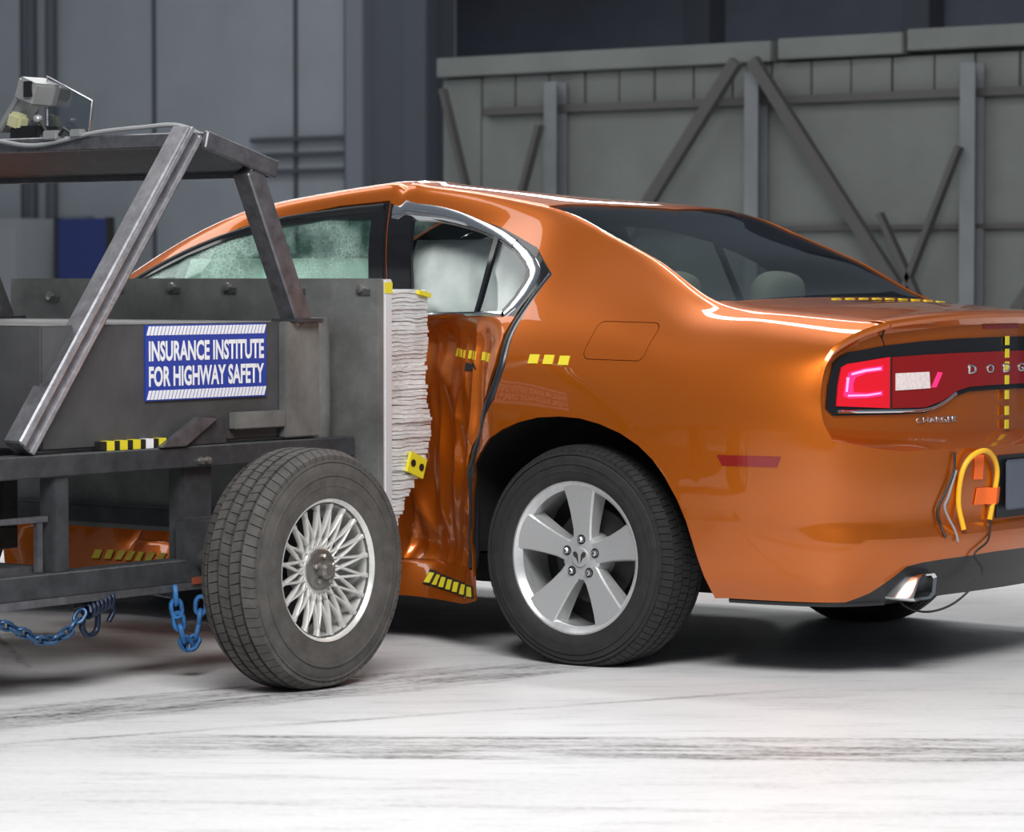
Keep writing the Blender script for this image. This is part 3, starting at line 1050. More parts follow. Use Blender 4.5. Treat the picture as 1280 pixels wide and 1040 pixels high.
for dy, dz in ((-0.022, 0.008), (0.020, -0.008)):
    bm = bmesh.new()
    R = add_lathe(bm, [(-0.617, 0.012), (-0.614, 0.012)], 14, axis='X', center=(0, -0.900 + dy, 0.598 + dz))
    bm.faces.new(R[-1])
    obj_bm('target_dot', bm, 'tape_black', st_)
box_obj('yellow_tag', (-0.632, -0.85, 1.15), (0.02, 0.06, 0.014), 'tape_yellow', T, rot=Matrix.Rotation(-0.2, 3, 'X'))
settle(T)

# cables lying on the canopy
cbl = tube_obj('canopy_cable', smooth_path([(-2.0, -1.82, 1.66), (-1.62, -1.835, 1.640), (-1.4, -1.83, 1.615), (-1.15, -1.82, 1.648), (-0.98, -1.80, 1.66), (-0.86, -1.76, 1.665), (-0.80, -1.70, 1.63)], 6), 0.007, 'cable_grey', None)
tag(cbl, 'thin grey cable lying along the rear edge of the trolley canopy', 'cable')
cc_ = empty('cable_coupling', (-1.28, -1.825, 1.645))
box_obj('connector', (-0.05, 0, 0), (0.06, 0.03, 0.03), 'camera_silver', cc_, bev=0.004)
box_obj('connector', (0.06, 0, 0.003), (0.05, 0.028, 0.026), 'camera_silver', cc_, bev=0.004)
tube_obj('link_wire', [(-0.02, 0, 0.0), (0.0, 0, 0.02), (0.035, 0, 0.0)], 0.006, 'cable_black', cc_)
tag(cc_, 'silver cable coupling on the front edge of the trolley canopy', 'connector')

# onboard camera rig on the canopy
K = empty('onboard_camera', (-1.58, -1.66, 1.60))
box_obj('base_plate', (0, 0, 0.010), (0.34, 0.16, 0.014), 'steel_dark', K, rot=Matrix.Rotation(-0.25, 3, 'X'), bev=0.003)
box_obj('battery_pack', (0.02, -0.02, 0.05), (0.12, 0.10, 0.07), 'black_trim', K, bev=0.006)
cb_ = box_obj('camera_body', (0.03, -0.01, 0.195), (0.085, 0.12, 0.075), 'camera_silver', K, rot=Matrix.Rotation(0.35, 3, 'Y'), bev=0.008)
box_obj('camera_stripe', (0.05, -0.073, 0.20), (0.03, 0.01, 0.05), 'black_trim', cb_)
lathe_obj('lens', [(0.05, 0.0), (0.05, 0.026), (0.11, 0.028), (0.115, 0.018), (0.10, 0.0)], 'black_trim', K, seg=20, axis='Y', center=(0.03, 0, 0.195))
box_obj('tilt_bracket', (-0.03, 0, 0.145), (0.03, 0.07, 0.15), 'camera_silver', K, rot=Matrix.Rotation(0.7, 3, 'Y'), bev=0.004)
box_obj('tilt_bracket', (-0.075, -0.01, 0.135), (0.16, 0.05, 0.025), 'camera_silver', K, rot=Matrix.Rotation(-0.85, 3, 'Y'), bev=0.004)
box_obj('flash_unit', (-0.02, -0.05, 0.10), (0.06, 0.05, 0.055), 'camera_yellow', K, rot=Matrix.Rotation(0.3, 3, 'Y'), bev=0.01)
bm = bmesh.new()
bmesh.ops.create_icosphere(bm, subdivisions=2, radius=0.016, matrix=Matrix.Translation((0.07, -0.05, 0.105)))
obj_bm('knob', bm, 'camera_silver', K, smooth=60)
for p, q in (((0.08, -0.05, 0.10), (0.15, -0.05, 0.01)), ((0.06, -0.04, 0.08), (0.10, -0.05, 0.01)), ((-0.03, -0.04, 0.07), (-0.10, -0.05, 0.01))):
    tube_obj('stay', [p, q], 0.006, 'steel_dark', K)
shp = [(0.045, 0.05), (0.045, 0.245), (0.245, 0.160), (0.225, 0.045)]
sh = prism_obj('shield', shp, lambda u, v, d: Vector((u, d, v)), 0.02, 0.026, 'clear_shield', K, label='tinted clear shield plate')
tube_obj('shield_rim', [(u, 0.018, v) for u, v in shp], 0.0035, 'strut_light', sh, seg=6, closed=True)
tag(K, 'small silver camera rig with clear shield standing on the trolley canopy', 'camera')

# chains
def chain_link(R=0.018, r=0.0052, L=0.012):
    pts = []
    for k in range(16):
        t = 2 * math.pi * k / 16
        pts.append((math.cos(t) * R * 0.75, math.sin(t) * R + (L if math.sin(t) > 0 else -L) * 0.5, 0))
    return pts
def chain(name, path, m, label, group=None, R=0.018, r=0.0055):
    bm = bmesh.new()
    add_tube(bm, chain_link(R, r), r, 6, closed=True)
    bmesh.ops.recalc_face_normals(bm, faces=bm.faces)
    P = [Vector(p) for p in smooth_path(path, 30)]
    pitch_ = R * 2 * 0.78 + 0.006
    root = empty(name, P[0])
    pos = [P[0]]
    acc = 0
    for a, b in zip(P, P[1:]):
        acc += (b - a).length
        if acc >= pitch_:
            pos.append(b)
            acc = 0
    base = obj_bm('link', bm, m, root, smooth=60)
    for i in range(len(pos) - 1):
        o = base if i == 0 else base.copy()
        if i:
            COL.objects.link(o)
        d = pos[i + 1] - pos[i]
        Rm = frame_from_dir(d) @ Matrix.Rotation(math.radians(40 if i % 2 else -50), 3, 'Y')
        o.location = (pos[i] + pos[i + 1]) / 2 - P[0]
        o.rotation_euler = Rm.to_euler()
    tag(root, label, 'chain', group)
    return root
chain('hanging_chain', [(-0.72, -2.95, 0.285), (-0.72, -2.72, 0.25), (-0.72, -2.58, 0.205), (-0.72, -2.49, 0.168), (-0.72, -2.40, 0.175), (-0.72, -2.345, 0.215), (-0.72, -2.30, 0.262)], 'chain_blue', 'dark blue steel chain slung in a low curve under the trolley rail')
chain('strap_chain', [(-0.70, -1.955, 0.275), (-0.70, -1.945, 0.20), (-0.70, -1.915, 0.115), (-0.70, -1.89, 0.095), (-0.70, -1.855, 0.14), (-0.70, -1.835, 0.27)], 'strap_blue', 'bright blue chain loop hanging beside the lace-spoke trolley wheel', R=0.021, r=0.0075)
hk = empty('chain_hook', (-0.72, -2.28, 0.20))
bm = bmesh.new()
pts = []
for k in range(60):
    t = k / 59
    pts.append((0.022 * math.cos(t * 40), -0.03 + 0.10 * t, 0.035 + 0.03 * t + 0.022 * math.sin(t * 40)))
add_tube(bm, pts, 0.006, 6)
obj_bm('coil', bm, 'chain_dark', hk, smooth=60)
tube_obj('hook', smooth_path([(0, -0.04, 0.02), (0, -0.045, -0.01), (0, -0.02, -0.035), (0, 0.015, -0.02), (0, 0.02, 0.03)], 6), 0.009, 'chain_dark', hk)
tube_obj('shackle', smooth_path([(0, 0.07, 0.06), (0, 0.085, 0.03), (0, 0.065, 0.0)], 5), 0.008, 'chain_dark', hk)
tag(hk, 'black coiled hook where the chain meets the trolley rail', 'hook')

# ================================================================== THE CAR
# side profile: corner curve E between body side and top surfaces
SX = [-3.5, -3.05, -2.6, -2.35, -2.1, -1.85, -1.6, -1.3, -1.0, -0.7, -0.4, -0.28, -0.1, 0.15, 0.39, 0.55]
ZE = pchip(SX, [0.86, 0.93, 0.985, 1.06, 1.205, 1.345, 1.435, 1.462, 1.472, 1.464, 1.440, 1.425, 1.353, 1.252, 1.125, 1.105])
WE = pchip(SX, [0.72, 0.79, 0.79, 0.76, 0.705, 0.65, 0.612, 0.592, 0.58, 0.572, 0.572, 0.577, 0.60, 0.632, 0.675, 0.69])
CR = pchip(SX, [0.06, 0.06, 0.06, 0.10, 0.10, 0.075, 0.042, 0.028, 0.020, 0.018, 0.022, 0.024, 0.030, 0.028, 0.018, 0.022])
GK = [0, 0.15, 0.3, 0.45, 0.6, 0.8, 0.93]
GX = [-3.5, -3.05, -2.6, -2.1, -1.6, -1.0, -0.4, -0.1, 0.15, 0.39, 0.55]
GT = [[.88, .88, .875, .865, .85, .81, .77], [.95, .95, .945, .935, .92, .88, .84], [.945, .945, .94, .93, .92, .885, .84],
      [.945, .945, .935, .915, .885, .80, .74], [.945, .943, .925, .875, .805, .71, .648], [.945, .943, .92, .865, .787, .685, .617],
      [.948, .946, .925, .87, .795, .688, .615], [.952, .950, .940, .90, .835, .720, .640], [.952, .950, .940, .910, .865, .765, .680],
      [.945, .945, .938, .924, .897, .825, .738], [.935, .935, .930, .915, .890, .825, .750]]
GF = [pchip(GX, [r[i] for r in GT]) for i in range(7)]
def W_up(x, g):
    ys = [f(x) for f in GF] + [WE(x)]
    return pchip(GK + [1.0], ys)(g)
Z0 = pchip([-3.5, -2.7, -2.55, -0.5, -0.4, 0.5, 0.55], [0.20, 0.20, 0.15, 0.15, 0.17, 0.232, 0.235])
LK = [0.0, 0.30, 0.41, 0.425, 0.455, 0.475, 0.58, 0.70]            # z knots (first is the bottom edge)
LD = [-0.075, -0.036, -0.016, -0.014, -0.011, -0.010, -0.003, 0.0]  # inset from the widest line
LXR = [1.045, 1.085, 1.118, 1.118, 1.092, 1.090, 1.098, 1.10]      # reach of the bumper at the centre line
CRK = [0, 0.2, 0.4, 0.6, 0.8, 0.92, 1.0]
CF = [pchip(CRK, c) for c in ([.90, .873, .864, .868, .885, .918, .96], [.835, .848, .846, .834, .802, .708, .61], [.722, .785, .85, .92, .984, 1.032, 1.062])]
def crest(g):
    return [f(g) for f in CF]

NS = 136
XS = [-3.5 + 4.05 * i / NS for i in range(NS + 1)]
NT, NC, NFR = 16, 20, 14
lower_v = []
for i in range(len(LK) - 1):
    a = LK[i] if i else 0.2
    n = max(1, int(round((LK[i + 1] - a) / 0.03)))
    for k in range(n):
        lower_v.append(i + k / n)
lower_v.append(len(LK) - 1.0)
def lerpT(T_, u):
    i = min(int(u), len(T_) - 2)
    t = u - i
    return T_[i] + (T_[i + 1] - T_[i]) * t
def bez2(p0, c, p1, t):
    return tuple((1 - t) ** 2 * a + 2 * t * (1 - t) * b + t * t * d for a, b, d in zip(p0, c, p1))
def bez3(p0, c1, c2, p1, t):
    return tuple((1 - t) ** 3 * a + 3 * t * (1 - t) ** 2 * b + 3 * t * t * (1 - t) * c + t ** 3 * d for a, b, c, d in zip(p0, c1, c2, p1))
LDf = pchip(list(range(len(LK))), LD)
LXf = pchip(list(range(len(LK))), LXR)
def zlow(x, u):
    T_ = list(LK)
    T_[0] = Z0(x)
    return lerpT(T_, u)
def lower_row(u):
    """list of (x, w, z) from the nose round the side to the rear centre"""
    out = []
    z5 = zlow(-3.5, u)
    w5 = W_up(-3.5, 0) + LDf(u)
    for k in range(NFR):
        t = 1 - k / NFR
        q = bez3((-3.5, w5), (-3.80, w5 - 0.02), (-4.0, 0.5), (-4.0, 0.0), t)
        out.append((q[0], q[1], z5))
    for x in XS:
        out.append((x, W_up(x, 0) + LDf(u), zlow(x, u)))
    w0 = W_up(0.55, 0) + LDf(u)
    xr = LXf(u)
    K_ = (0.90 + (xr - 1.10) * 0.64, 0.835 + LDf(u) * 0.6)
    zz = zlow(0.55, u)
    C_ = (0.55 + 0.75 * (K_[0] - 0.55), w0 - 0.25 * (w0 - K_[1]))
    top_f = (u / (len(LK) - 1.0)) ** 4
    for k in range(1, NT + 1):
        t = k / NT
        q = bez2((0.55, w0), C_, K_, t)
        out.append((q[0], q[1], zz + top_f * 0.022 * (2 * t * (1 - t) * 0.6 + t * t)))
    d = (K_[0] - C_[0], K_[1] - C_[1])
    for k in range(1, NC + 1):
        q = bez3(K_, (K_[0] + d[0] * 1.2, K_[1] + d[1] * 1.2), (xr, 0.45), (xr, 0.0), k / NC)
        t = k / NC
        out.append((q[0], q[1], zz + top_f * (0.022 * max(0, 1 - t / 0.45) ** 1.5 - 0.016 * sstep(0, 0.45, t))))
    return out
upper_g = [0, .05, .1, .15, .2, .25, .3, .35, .4, .45, .5, .55, .6, .65, .7, .75, .8, .84, .88, .91, .935, .955, .972, .986, .995, 1.0]
def round_g(x, g, w, z):
    return w, z
def upper_row(g):
    out = []
    z5 = 0.70 + g * (ZE(-3.5) - 0.70)
    w5 = W_up(-3.5, g)
    for k in range(NFR):
        t = 1 - k / NFR
        xn = -4.0 + 0.06 * g
        q = bez3((-3.5, w5), (-3.80, w5 - 0.02), (xn, 0.5), (xn, 0.0), t)
        out.append((q[0], q[1], z5 - 0.05 * g * t * t))
    for x in XS:
        out.append((x, W_up(x, g), 0.70 + g * (ZE(x) - 0.70)))
    p0 = (0.55, W_up(0.55, g), 0.70 + g * (ZE(0.55) - 0.70))
    c1 = crest(g)
    C_ = (0.55 + 0.75 * (c1[0] - 0.55), p0[1] - 0.25 * (p0[1] - c1[1]), p0[2] + 0.6 * (c1[2] - p0[2]))
    for k in range(1, NT + 1):
        out.append(bez2(p0, C_, c1, k / NT))
    return out
def XT(y, z=0.9):
    return 1.010 - 0.16 * (abs(y) / 0.78) ** 2

def build_body():
    bm = bmesh.new()
    zone = bm.faces.layers.int.new('zone')
    def grid(rows, zn, flip=False):
        for sgn in (-1, 1):
            V = [[bm.verts.new((x, sgn * w_, z)) for x, w_, z in r] for r in rows]
            for A, B in zip(V, V[1:]):
                for k in range(len(A) - 1):
                    q = [A[k], A[k + 1], B[k + 1], B[k]]
                    if (sgn > 0) ^ flip:
                        q.reverse()
                    try:
                        f = bm.faces.new(q)
                        f[zone] = zn
                    except ValueError:
                        pass
    grid([lower_row(u) for u in lower_v], 2)
    grid([upper_row(g) for g in upper_g], 1)
    # top surfaces from E to the centre line
    E_ = upper_row(1.0)
    rows = []
    nfs = NFR + NS + 1
    for s in (1.0, 0.985, 0.96, 0.92, 0.86, 0.78, 0.68, 0.57, 0.45, 0.32, 0.18, 0.06, 0.0):
        r = []
        for i, (x, w_, z) in enumerate(E_):
            k = 1 - s * s
            # flatter middle, rounder shoulders
            kk = 1 - abs(s) ** 2.4
            if i < nfs:
                t = (i - NFR) / NS
                cr = CR(x) if i >= NFR else 0.06 * (i / NFR)
                r.append((x, w_ * s, z + cr * kk))
            else:
                t = (i - nfs + 1) / NT
                xc = 0.55 + (1.035 - 0.55) * t
                zc = 1.127 + (1.09 - 1.127) * t ** 1.5
                r.append((x + (xc - x) * k, w_ * s, z + (zc - z) * kk + 0.006 * math.sin(math.pi * min(1, max(0, (t - 0.75) * 4)))))
        rows.append(r)
    grid(rows, 3)
    # tail frame between crest / lip / bumper edge and the tail face
    lowr = lower_row(len(LK) - 1.0)
    bot = lowr[-(NC + 1):]                        # K -> centre
    loop = [bot[k] for k in range(NC, 0, -1)]     # centre -> K
    side = [tuple(crest(g)) for g in upper_g]
    lip = []
    for k in range(1, 15):
        s = 1 - k / 14
        lip.append((1.035 - 0.075 * s * s, 0.61 * s, 1.09 - 0.028 * abs(s) ** 2.4))
    outer = [('b', p) for p in loop] + [('s', p) for p in side] + [('t', p) for p in lip]
    inner = []
    for kind, (x, w_, z) in outer:
        if kind == 'b':
            y2, z2 = w_ * 0.955, 0.722 + 0.033 * (w_ / 0.835) ** 2
        elif kind == 's':
            u = (z - 0.722) / 0.340
            z2 = 0.755 + u * (1.03 - 0.755)
            y2 = w_ - 0.044 if w_ > 0.7 else w_ * 0.985
            if w_ <= 0.7:
                z2 = min(z - 0.032, 1.03)
        else:
            y2, z2 = w_ * 0.985, z - 0.032
        inner.append((XT(y2, z2), y2, z2))
    rws = []
    for t in (0, 0.04, 0.3, 0.7, 1.0):
        rws.append([tuple(a + (b - a) * t for a, b in zip(o[1], i_)) for o, i_ in zip(outer, inner)])
    grid(rws, 4, flip=True)
    poly = [(-y, z) for x, y, z in inner] + [(y, z) for x, y, z in reversed(inner[1:-1])]
    pb = poly_patch(poly, 0.045)
    vm = {}
    for v in pb.verts:
        vm[v] = bm.verts.new((XT(v.co.x, v.co.y), v.co.x, v.co.y))
    for f in pb.faces:
        q = [vm[v] for v in f.verts]
        nf = bm.faces.new(q)
        nf.normal_update()
        if nf.normal.x < 0:
            nf.normal_flip()
        nf[zone] = 5
    pb.free()
    bmesh.ops.remove_doubles(bm, verts=bm.verts[:], dist=2e-4)
    bmesh.ops.dissolve_degenerate(bm, edges=bm.edges[:], dist=1e-5)
    ring = set()
    for v in bm.verts:
        zs = set(f[zone] for f in v.link_faces)
        if 1 in zs and 3 in zs and -2.75 < v.co.x < 0.93:
            ring.add(v)
    core = set(ring)
    for _ in range(3):
        ring |= set(e.other_vert(v) for v in ring for e in v.link_edges)
    ring = [v for v in ring if not any(f[zone] in (4, 5) for f in v.link_faces)]
    for _ in range(14):
        bmesh.ops.smooth_vert(bm, verts=ring, factor=0.5, use_axis_x=False, use_axis_y=True, use_axis_z=True)
    bm.normal_update()
    return bm, zone

def crush(p):
    """the dent the barrier left in the car's left flank, and the buckled roof"""
    x, y, z = p
    if y < 0.35:
        lw = sstep(0.10, -0.50, y)
        bz = 0.052 * lw * max(0.0, 1 - abs(x + 0.98) / 0.80) ** 1.25 * sstep(1.37, 1.47, z)
        nt_ = lw * sstep(1.25, 1.40, z) * (-0.022 * math.exp(-((x + 0.945) / 0.018) ** 2) + 0.008 * math.exp(-((x + 0.90) / 0.02) ** 2))
        z = z + bz + nt_ * sstep(0.2, -0.5, y)
    if y < 0:
        out = sstep(0.25, 0.80, -y)
        sx = sstep(-0.29, -0.82, x) * sstep(-2.75, -2.15, x)
        sz = CZ(p[2]) * (1 - sstep(-1.3, -1.7, x) * sstep(1.02, 1.18, p[2]))
        y2 = y + 0.30 * sx * sz * out
        cx = sstep(-0.27, -0.42, x) * sstep(-2.6, -2.2, x) * sstep(0.16, 0.35, p[2]) * (1 - sstep(0.98, 1.08, p[2])) * out
        if cx > 0:
            a = noise.noise(Vector((x * 7.0, 3.1, z * 2.2)))
            b = noise.noise(Vector((x * 15.0 + 5, 8.1, z * 4.0)))
            ridge = abs(noise.noise(Vector((x * 8.0 + 2, 1.7, z * 1.6 - x * 4))))
            r2 = abs(noise.noise(Vector((x * 4.0 + 7, 4.7, z * 4.0 + x * 6))))
            y2 += cx * (0.040 * a + 0.014 * b - 0.080 * (0.30 - ridge) - 0.045 * (0.25 - r2) + 0.05)
        y = y2
    return Vector((x, y, z))
CZ = pchip([0.12, 0.35, 0.6, 0.95, 1.1, 1.3, 1.42, 1.55], [0.45, 0.95, 1.0, 1.0, 0.72, 0.30, 0.10, 0.03])

BODY, ZONE = build_body()
BVH = BVHTree.FromBMesh(BODY)

def on_side(x, z, lift=0.0, sgn=-1):
    h = BVH.ray_cast(Vector((x, sgn * 3, z)), Vector((0, -sgn, 0)))
    p, n = h[0], h[1]
    if p is None:
        p, n = Vector((x, sgn * 0.9, z)), Vector((0, sgn, 0))
    if n.y * sgn < 0:
        n = -n
    return p + n * lift
def on_rear(y, z, lift=0.0):
    h = BVH.ray_cast(Vector((4, y, z)), Vector((-1, 0, 0)))
    p, n = h[0], h[1]
    if p is None:
        return Vector((1.05 + lift, y, z))
    if n.x < 0:
        n = -n
    return p + n * lift
def on_top(x, y, lift=0.0):
    h = BVH.ray_cast(Vector((x, y, 3)), Vector((0, 0, -1)))
    p, n = h[0], h[1]
    if n.z < 0:
        n = -n
    return p + n * lift

CAR = empty('car', (-1.45, 0, 0))
tag(CAR, 'orange four-door saloon car with crushed left side and lit tail lamps', 'car')

# ---- panel outlines (x, z)
ARCH_R = [(-0.425, 0.05), (-0.425, 0.30), (-0.415, 0.424), (-0.392, 0.583), (-0.345, 0.648), (-0.291, 0.695), (-0.235, 0.727), (-0.172, 0.751), (-0.095, 0.768), (-0.011, 0.773),
          (0.065, 0.769), (0.138, 0.754), (0.215, 0.728), (0.281, 0.693), (0.333, 0.650), (0.375, 0.600), (0.415, 0.535), (0.447, 0.464), (0.473, 0.375), (0.497, 0.283), (0.512, 0.20), (0.515, 0.05)]
ARCH_F = [(-x - 3.0, z) for x, z in ARCH_R]
GAP_L = [(-0.205, 1.215), (-0.255, 1.11), (-0.283, 1.02), (-0.283, 0.93), (-0.312, 0.83), (-0.385, 0.735), (-0.44, 0.63), (-0.455, 0.55), (-0.458, 0.265)]
GAP_R = [(-0.195, 1.214), (-0.228, 1.10), (-0.243, 1.02), (-0.240, 0.92), (-0.270, 0.82), (-0.345, 0.722), (-0.40, 0.62), (-0.428, 0.54), (-0.432, 0.265)]
TOPL = [(-0.975, 1.425), (-0.80, 1.424), (-0.66, 1.408), (-0.48, 1.365), (-0.30, 1.300)]
DOOR_R = [(-0.975, 0.265)] + TOPL + GAP_L
DOOR_R_CUT = [(-0.975, 0.262)] + TOPL + GAP_R
DOOR_F = [(-2.12, 0.265), (-2.20, 0.60), (-2.22, 0.95), (-2.30, 1.045), (-2.05, 1.185), (-1.80, 1.305), (-1.60, 1.375), (-1.45, 1.405), (-1.2, 1.425), (-0.980, 1.428), (-0.980, 0.265)]
WIN_F = [(-2.20, 1.085), (-1.06, 1.080), (-1.05, 1.395), (-1.25, 1.398), (-1.45, 1.378), (-1.62, 1.338), (-1.80, 1.278), (-2.02, 1.175)]
WIN_R = [(-0.87, 1.085), (-0.490, 1.093), (-0.500, 1.335), (-0.60, 1.362), (-0.70, 1.382), (-0.80, 1.394), (-0.87, 1.397)]
WIN_Q = [(-0.468, 1.094), (-0.335, 1.096), (-0.305, 1.14), (-0.290, 1.19), (-0.300, 1.228), (-0.345, 1.262), (-0.405, 1.295), (-0.477, 1.325)]
FUEL = []
for cx_, cz_, a0 in ((0.245, 0.972, -90), (0.258, 1.040, 0), (0.085, 1.043, 90), (0.070, 0.975, 180)):
    for k_ in range(5):
        t_ = math.radians(a0 + 22.5 * k_)
        FUEL.append((cx_ + 0.024 * math.cos(t_), cz_ + 0.024 * math.sin(t_)))
BUMP = [(0.30, 0.72), (0.395, 0.70), (0.47, 0.695), (0.60, 0.71), (0.72, 0.73), (1.3, 0.745), (1.3, 0.0), (0.30, 0.0)]
WS = [(-2.58, -0.74), (-2.62, -0.4), (-2.64, 0), (-2.62, 0.4), (-2.58, 0.74), (-2.1, 0.665), (-1.85, 0.612), (-1.63, 0.572), (-1.58, 0.3), (-1.57, 0), (-1.58, -0.3), (-1.63, -0.572), (-1.85, -0.612), (-2.1, -0.665)]
BL = [(-0.335, -0.565), (-0.25, -0.3), (-0.215, 0), (-0.25, 0.3), (-0.335, 0.565), (-0.1, 0.588), (0.15, 0.620), (0.385, 0.662), (0.405, 0.4), (0.412, 0), (0.405, -0.4), (0.385, -0.662), (0.15, -0.620), (-0.1, -0.588)]
TRUNK = [(0.43, -0.60), (0.455, 0), (0.43, 0.60), (1.3, 0.60), (1.3, -0.60)]
HOOD = [(-2.70, -0.70), (-2.74, 0), (-2.70, 0.70), (-3.6, 0.62), (-4.2, 0.40), (-4.2, -0.40), (-3.6, -0.62)]
VAL = [(-0.80, 0.10), (-0.755, 0.236), (-0.70, 0.262), (-0.655, 0.30), (-0.605, 0.338), (-0.55, 0.347), (-0.467, 0.352), (-0.2, 0.360), (0.2, 0.360), (0.467, 0.352), (0.55, 0.347), (0.605, 0.338), (0.655, 0.30), (0.70, 0.262), (0.755, 0.236), (0.80, 0.10)]

bm = BODY
z_ = ZONE
side_pred = lambda f: f[z_] in (1, 2) and f.calc_center_median().x < 0.86
gap = 0.0022
cut_poly(bm, ARCH_R, (0, 2), side_pred)
cut_poly(bm, ARCH_F, (0, 2), side_pred)
for P_ in (DOOR_R, DOOR_R_CUT, offset_poly(DOOR_F, -gap), offset_poly(DOOR_F, gap * 0.5), WIN_F, WIN_R, WIN_Q, offset_poly(FUEL, -gap * 0.5), offset_poly(FUEL, gap * 0.5)):
    cut_poly(bm, P_, (0, 2), side_pred)
bump_pred = lambda f: f[z_] in (1, 2) and f.calc_center_median().x > 0.28
cut_poly(bm, BUMP[:7], (0, 2), bump_pred)
cut_poly(bm, offset_poly(BUMP, 0.004), (0, 2), bump_pred)
top_pred = lambda f: f[z_] == 3
for P_ in (WS, offset_poly(WS, 0.004), BL, offset_poly(BL, 0.004), TRUNK, offset_poly(TRUNK, 0.005), HOOD, offset_poly(HOOD, 0.005)):
    cut_poly(bm, P_, (0, 1), top_pred)
cut_poly(bm, VAL, (1, 2), lambda f: f[z_] == 2 and f.calc_center_median().x > 0.72)

part = bm.faces.layers.int.new('part')
NAMES = {1: 'body_shell', 2: 'rear_door', 3: 'rear_door', 4: 'front_door', 5: 'front_door', 6: 'rear_bumper', 7: 'rear_valance', 8: 'windshield', 9: 'rear_window',
         10: 'trunk_lid', 11: 'hood', 12: 'fuel_door', 13: 'tail_panel', 14: 'front_window', 15: 'front_window', 16: 'door_window', 17: 'door_window', 18: 'quarter_window', 19: 'quarter_window'}
DF_i, DF_o = offset_poly(DOOR_F, -gap), offset_poly(DOOR_F, gap * 0.5)
FU_i, FU_o = offset_poly(FUEL, -gap * 0.5), offset_poly(FUEL, gap * 0.5)
WS_o, BL_o, TR_o, HD_o = [offset_poly(p, d) for p, d in ((WS, .004), (BL, .004), (TRUNK, .005), (HOOD, .005))]
BU_o = offset_poly(BUMP, 0.004)
bm.faces.ensure_lookup_table()
for f in bm.faces:
    c = f.calc_center_median()
    zz = f[z_]
    p = 1
    left = c.y < 0
    if zz in (1, 2):
        q = (c.x, c.z)
        if in_poly(q, ARCH_R) or in_poly(q, ARCH_F):
            p = 0
        elif c.x < 0.86 and in_poly(q, WIN_F):
            p = 14 if left else 15
        elif in_poly(q, WIN_R):
            p = 16 if left else 17
        elif in_poly(q, WIN_Q):
            p = 18 if left else 19
        elif in_poly(q, DF_i):
            p = 4 if left else 5
        elif in_poly(q, DF_o):
            p = 0
        elif in_poly(q, DOOR_R):
            p = 2 if left else 3
        elif in_poly(q, DOOR_R_CUT):
            p = 0
        elif left and in_poly(q, FU_i):
            p = 12
        elif left and in_poly(q, FU_o):
            p = 0
        elif zz == 2 and c.x > 0.72 and in_poly((c.y, c.z), VAL):
            p = 7
        elif in_poly(q, BUMP):
            p = 6
        elif in_poly(q, BU_o) and c.x > 0.3:
            p = 6
    elif zz == 3:
        q = (c.x, c.y)
        for pi, A, B in ((8, WS, WS_o), (9, BL, BL_o), (10, TRUNK, TR_o), (11, HOOD, HD_o)):
            if in_poly(q, A):
                p = pi
                break
            if in_poly(q, B):
                p = 0
                break
    elif zz == 4:
        p = 13 if c.z > 0.752 else 6
    else:
        p = 13
    f[part] = p
bm.normal_update()

def take(pids):
    nb = bm.copy()
    pl = nb.faces.layers.int['part']
    kill = [f for f in nb.faces if f[pl] not in pids]
    bmesh.ops.delete(nb, geom=kill, context='FACES')
    nb.normal_update()
    return nb
def shell(nb, th):
    vn = {v: v.normal.copy() for v in nb.verts}
    faces = nb.faces[:]
    vmap = {v: nb.verts.new(v.co - vn[v] * th) for v in nb.verts[:]}
    info = []
    for e in nb.edges:
        if len(e.link_faces) == 1:
            f = e.link_faces[0]
            for l in f.loops:
                if l.edge == e:
                    info.append((l.vert, l.link_loop_next.vert))
    for f in faces:
        nf = nb.faces.new([vmap[v] for v in reversed(f.verts)])
        nf.material_index = 1
    for a, b in info:
        nf = nb.faces.new((b, a, vmap[a], vmap[b]))
        nf.material_index = 0
def panel(pids, name, m, th=0.012, parent=CAR, label=None, ang=32):
    nb = take(pids)
    if pids == (2,):
        for _ in range(2):
            bmesh.ops.triangulate(nb, faces=[f for f in nb.faces if len(f.verts) > 4])
            bmesh.ops.subdivide_edges(nb, edges=nb.edges[:], cuts=1, use_grid_fill=True)
        nb.normal_update()
    frame_faces = []
    if 'door' in name and len(m) == 3:
        frame_faces = [f for f in nb.faces if f.calc_center_median().z > 1.083]
    shell(nb, th)
    if frame_faces:
        for f in nb.faces:
            if f.material_index == 0 and f.calc_center_median().z > 1.080:
                f.material_index = 2
    for v in nb.verts:
        v.co = crush(v.co)
    return obj_bm(name, nb, m, parent, smooth=ang, label=label)

PT = ['paint', 'interior_dark']
PD = ['paint', 'interior_dark', 'gloss_black']
shell_o = panel((1,), 'body_shell', PT, ang=50)
rd_l = panel((2,), 'rear_door', PD, label='crumpled orange rear door')
rd_r = panel((3,), 'rear_door', PD)
fd_l = panel((4,), 'front_door', PD, label='crushed orange front door')
fd_r = panel((5,), 'front_door', PD)
rb = panel((6,), 'rear_bumper', PT, ang=28)
rv = panel((7,), 'rear_valance', ['black_trim', 'black_matte'])
hood = panel((11,), 'hood', PT)
tl = panel((10,), 'trunk_lid', PT)
tpn = panel((13,), 'tail_panel', PT, ang=28)
fdoor = panel((12,), 'fuel_door', PT, th=0.004)
def glass(pids, name, m, parent, inset, label=None):
    nb = take(pids)
    vn = {v: v.normal.copy() for v in nb.verts}
    for v in nb.verts:
        v.co = v.co - vn[v] * inset
    nb.normal_update()
    shell(nb, 0.004)
    for f in nb.faces:
        f.material_index = 0
    for v in nb.verts:
        v.co = crush(v.co)
    return obj_bm(name, nb, m, parent, smooth=40, label=label)
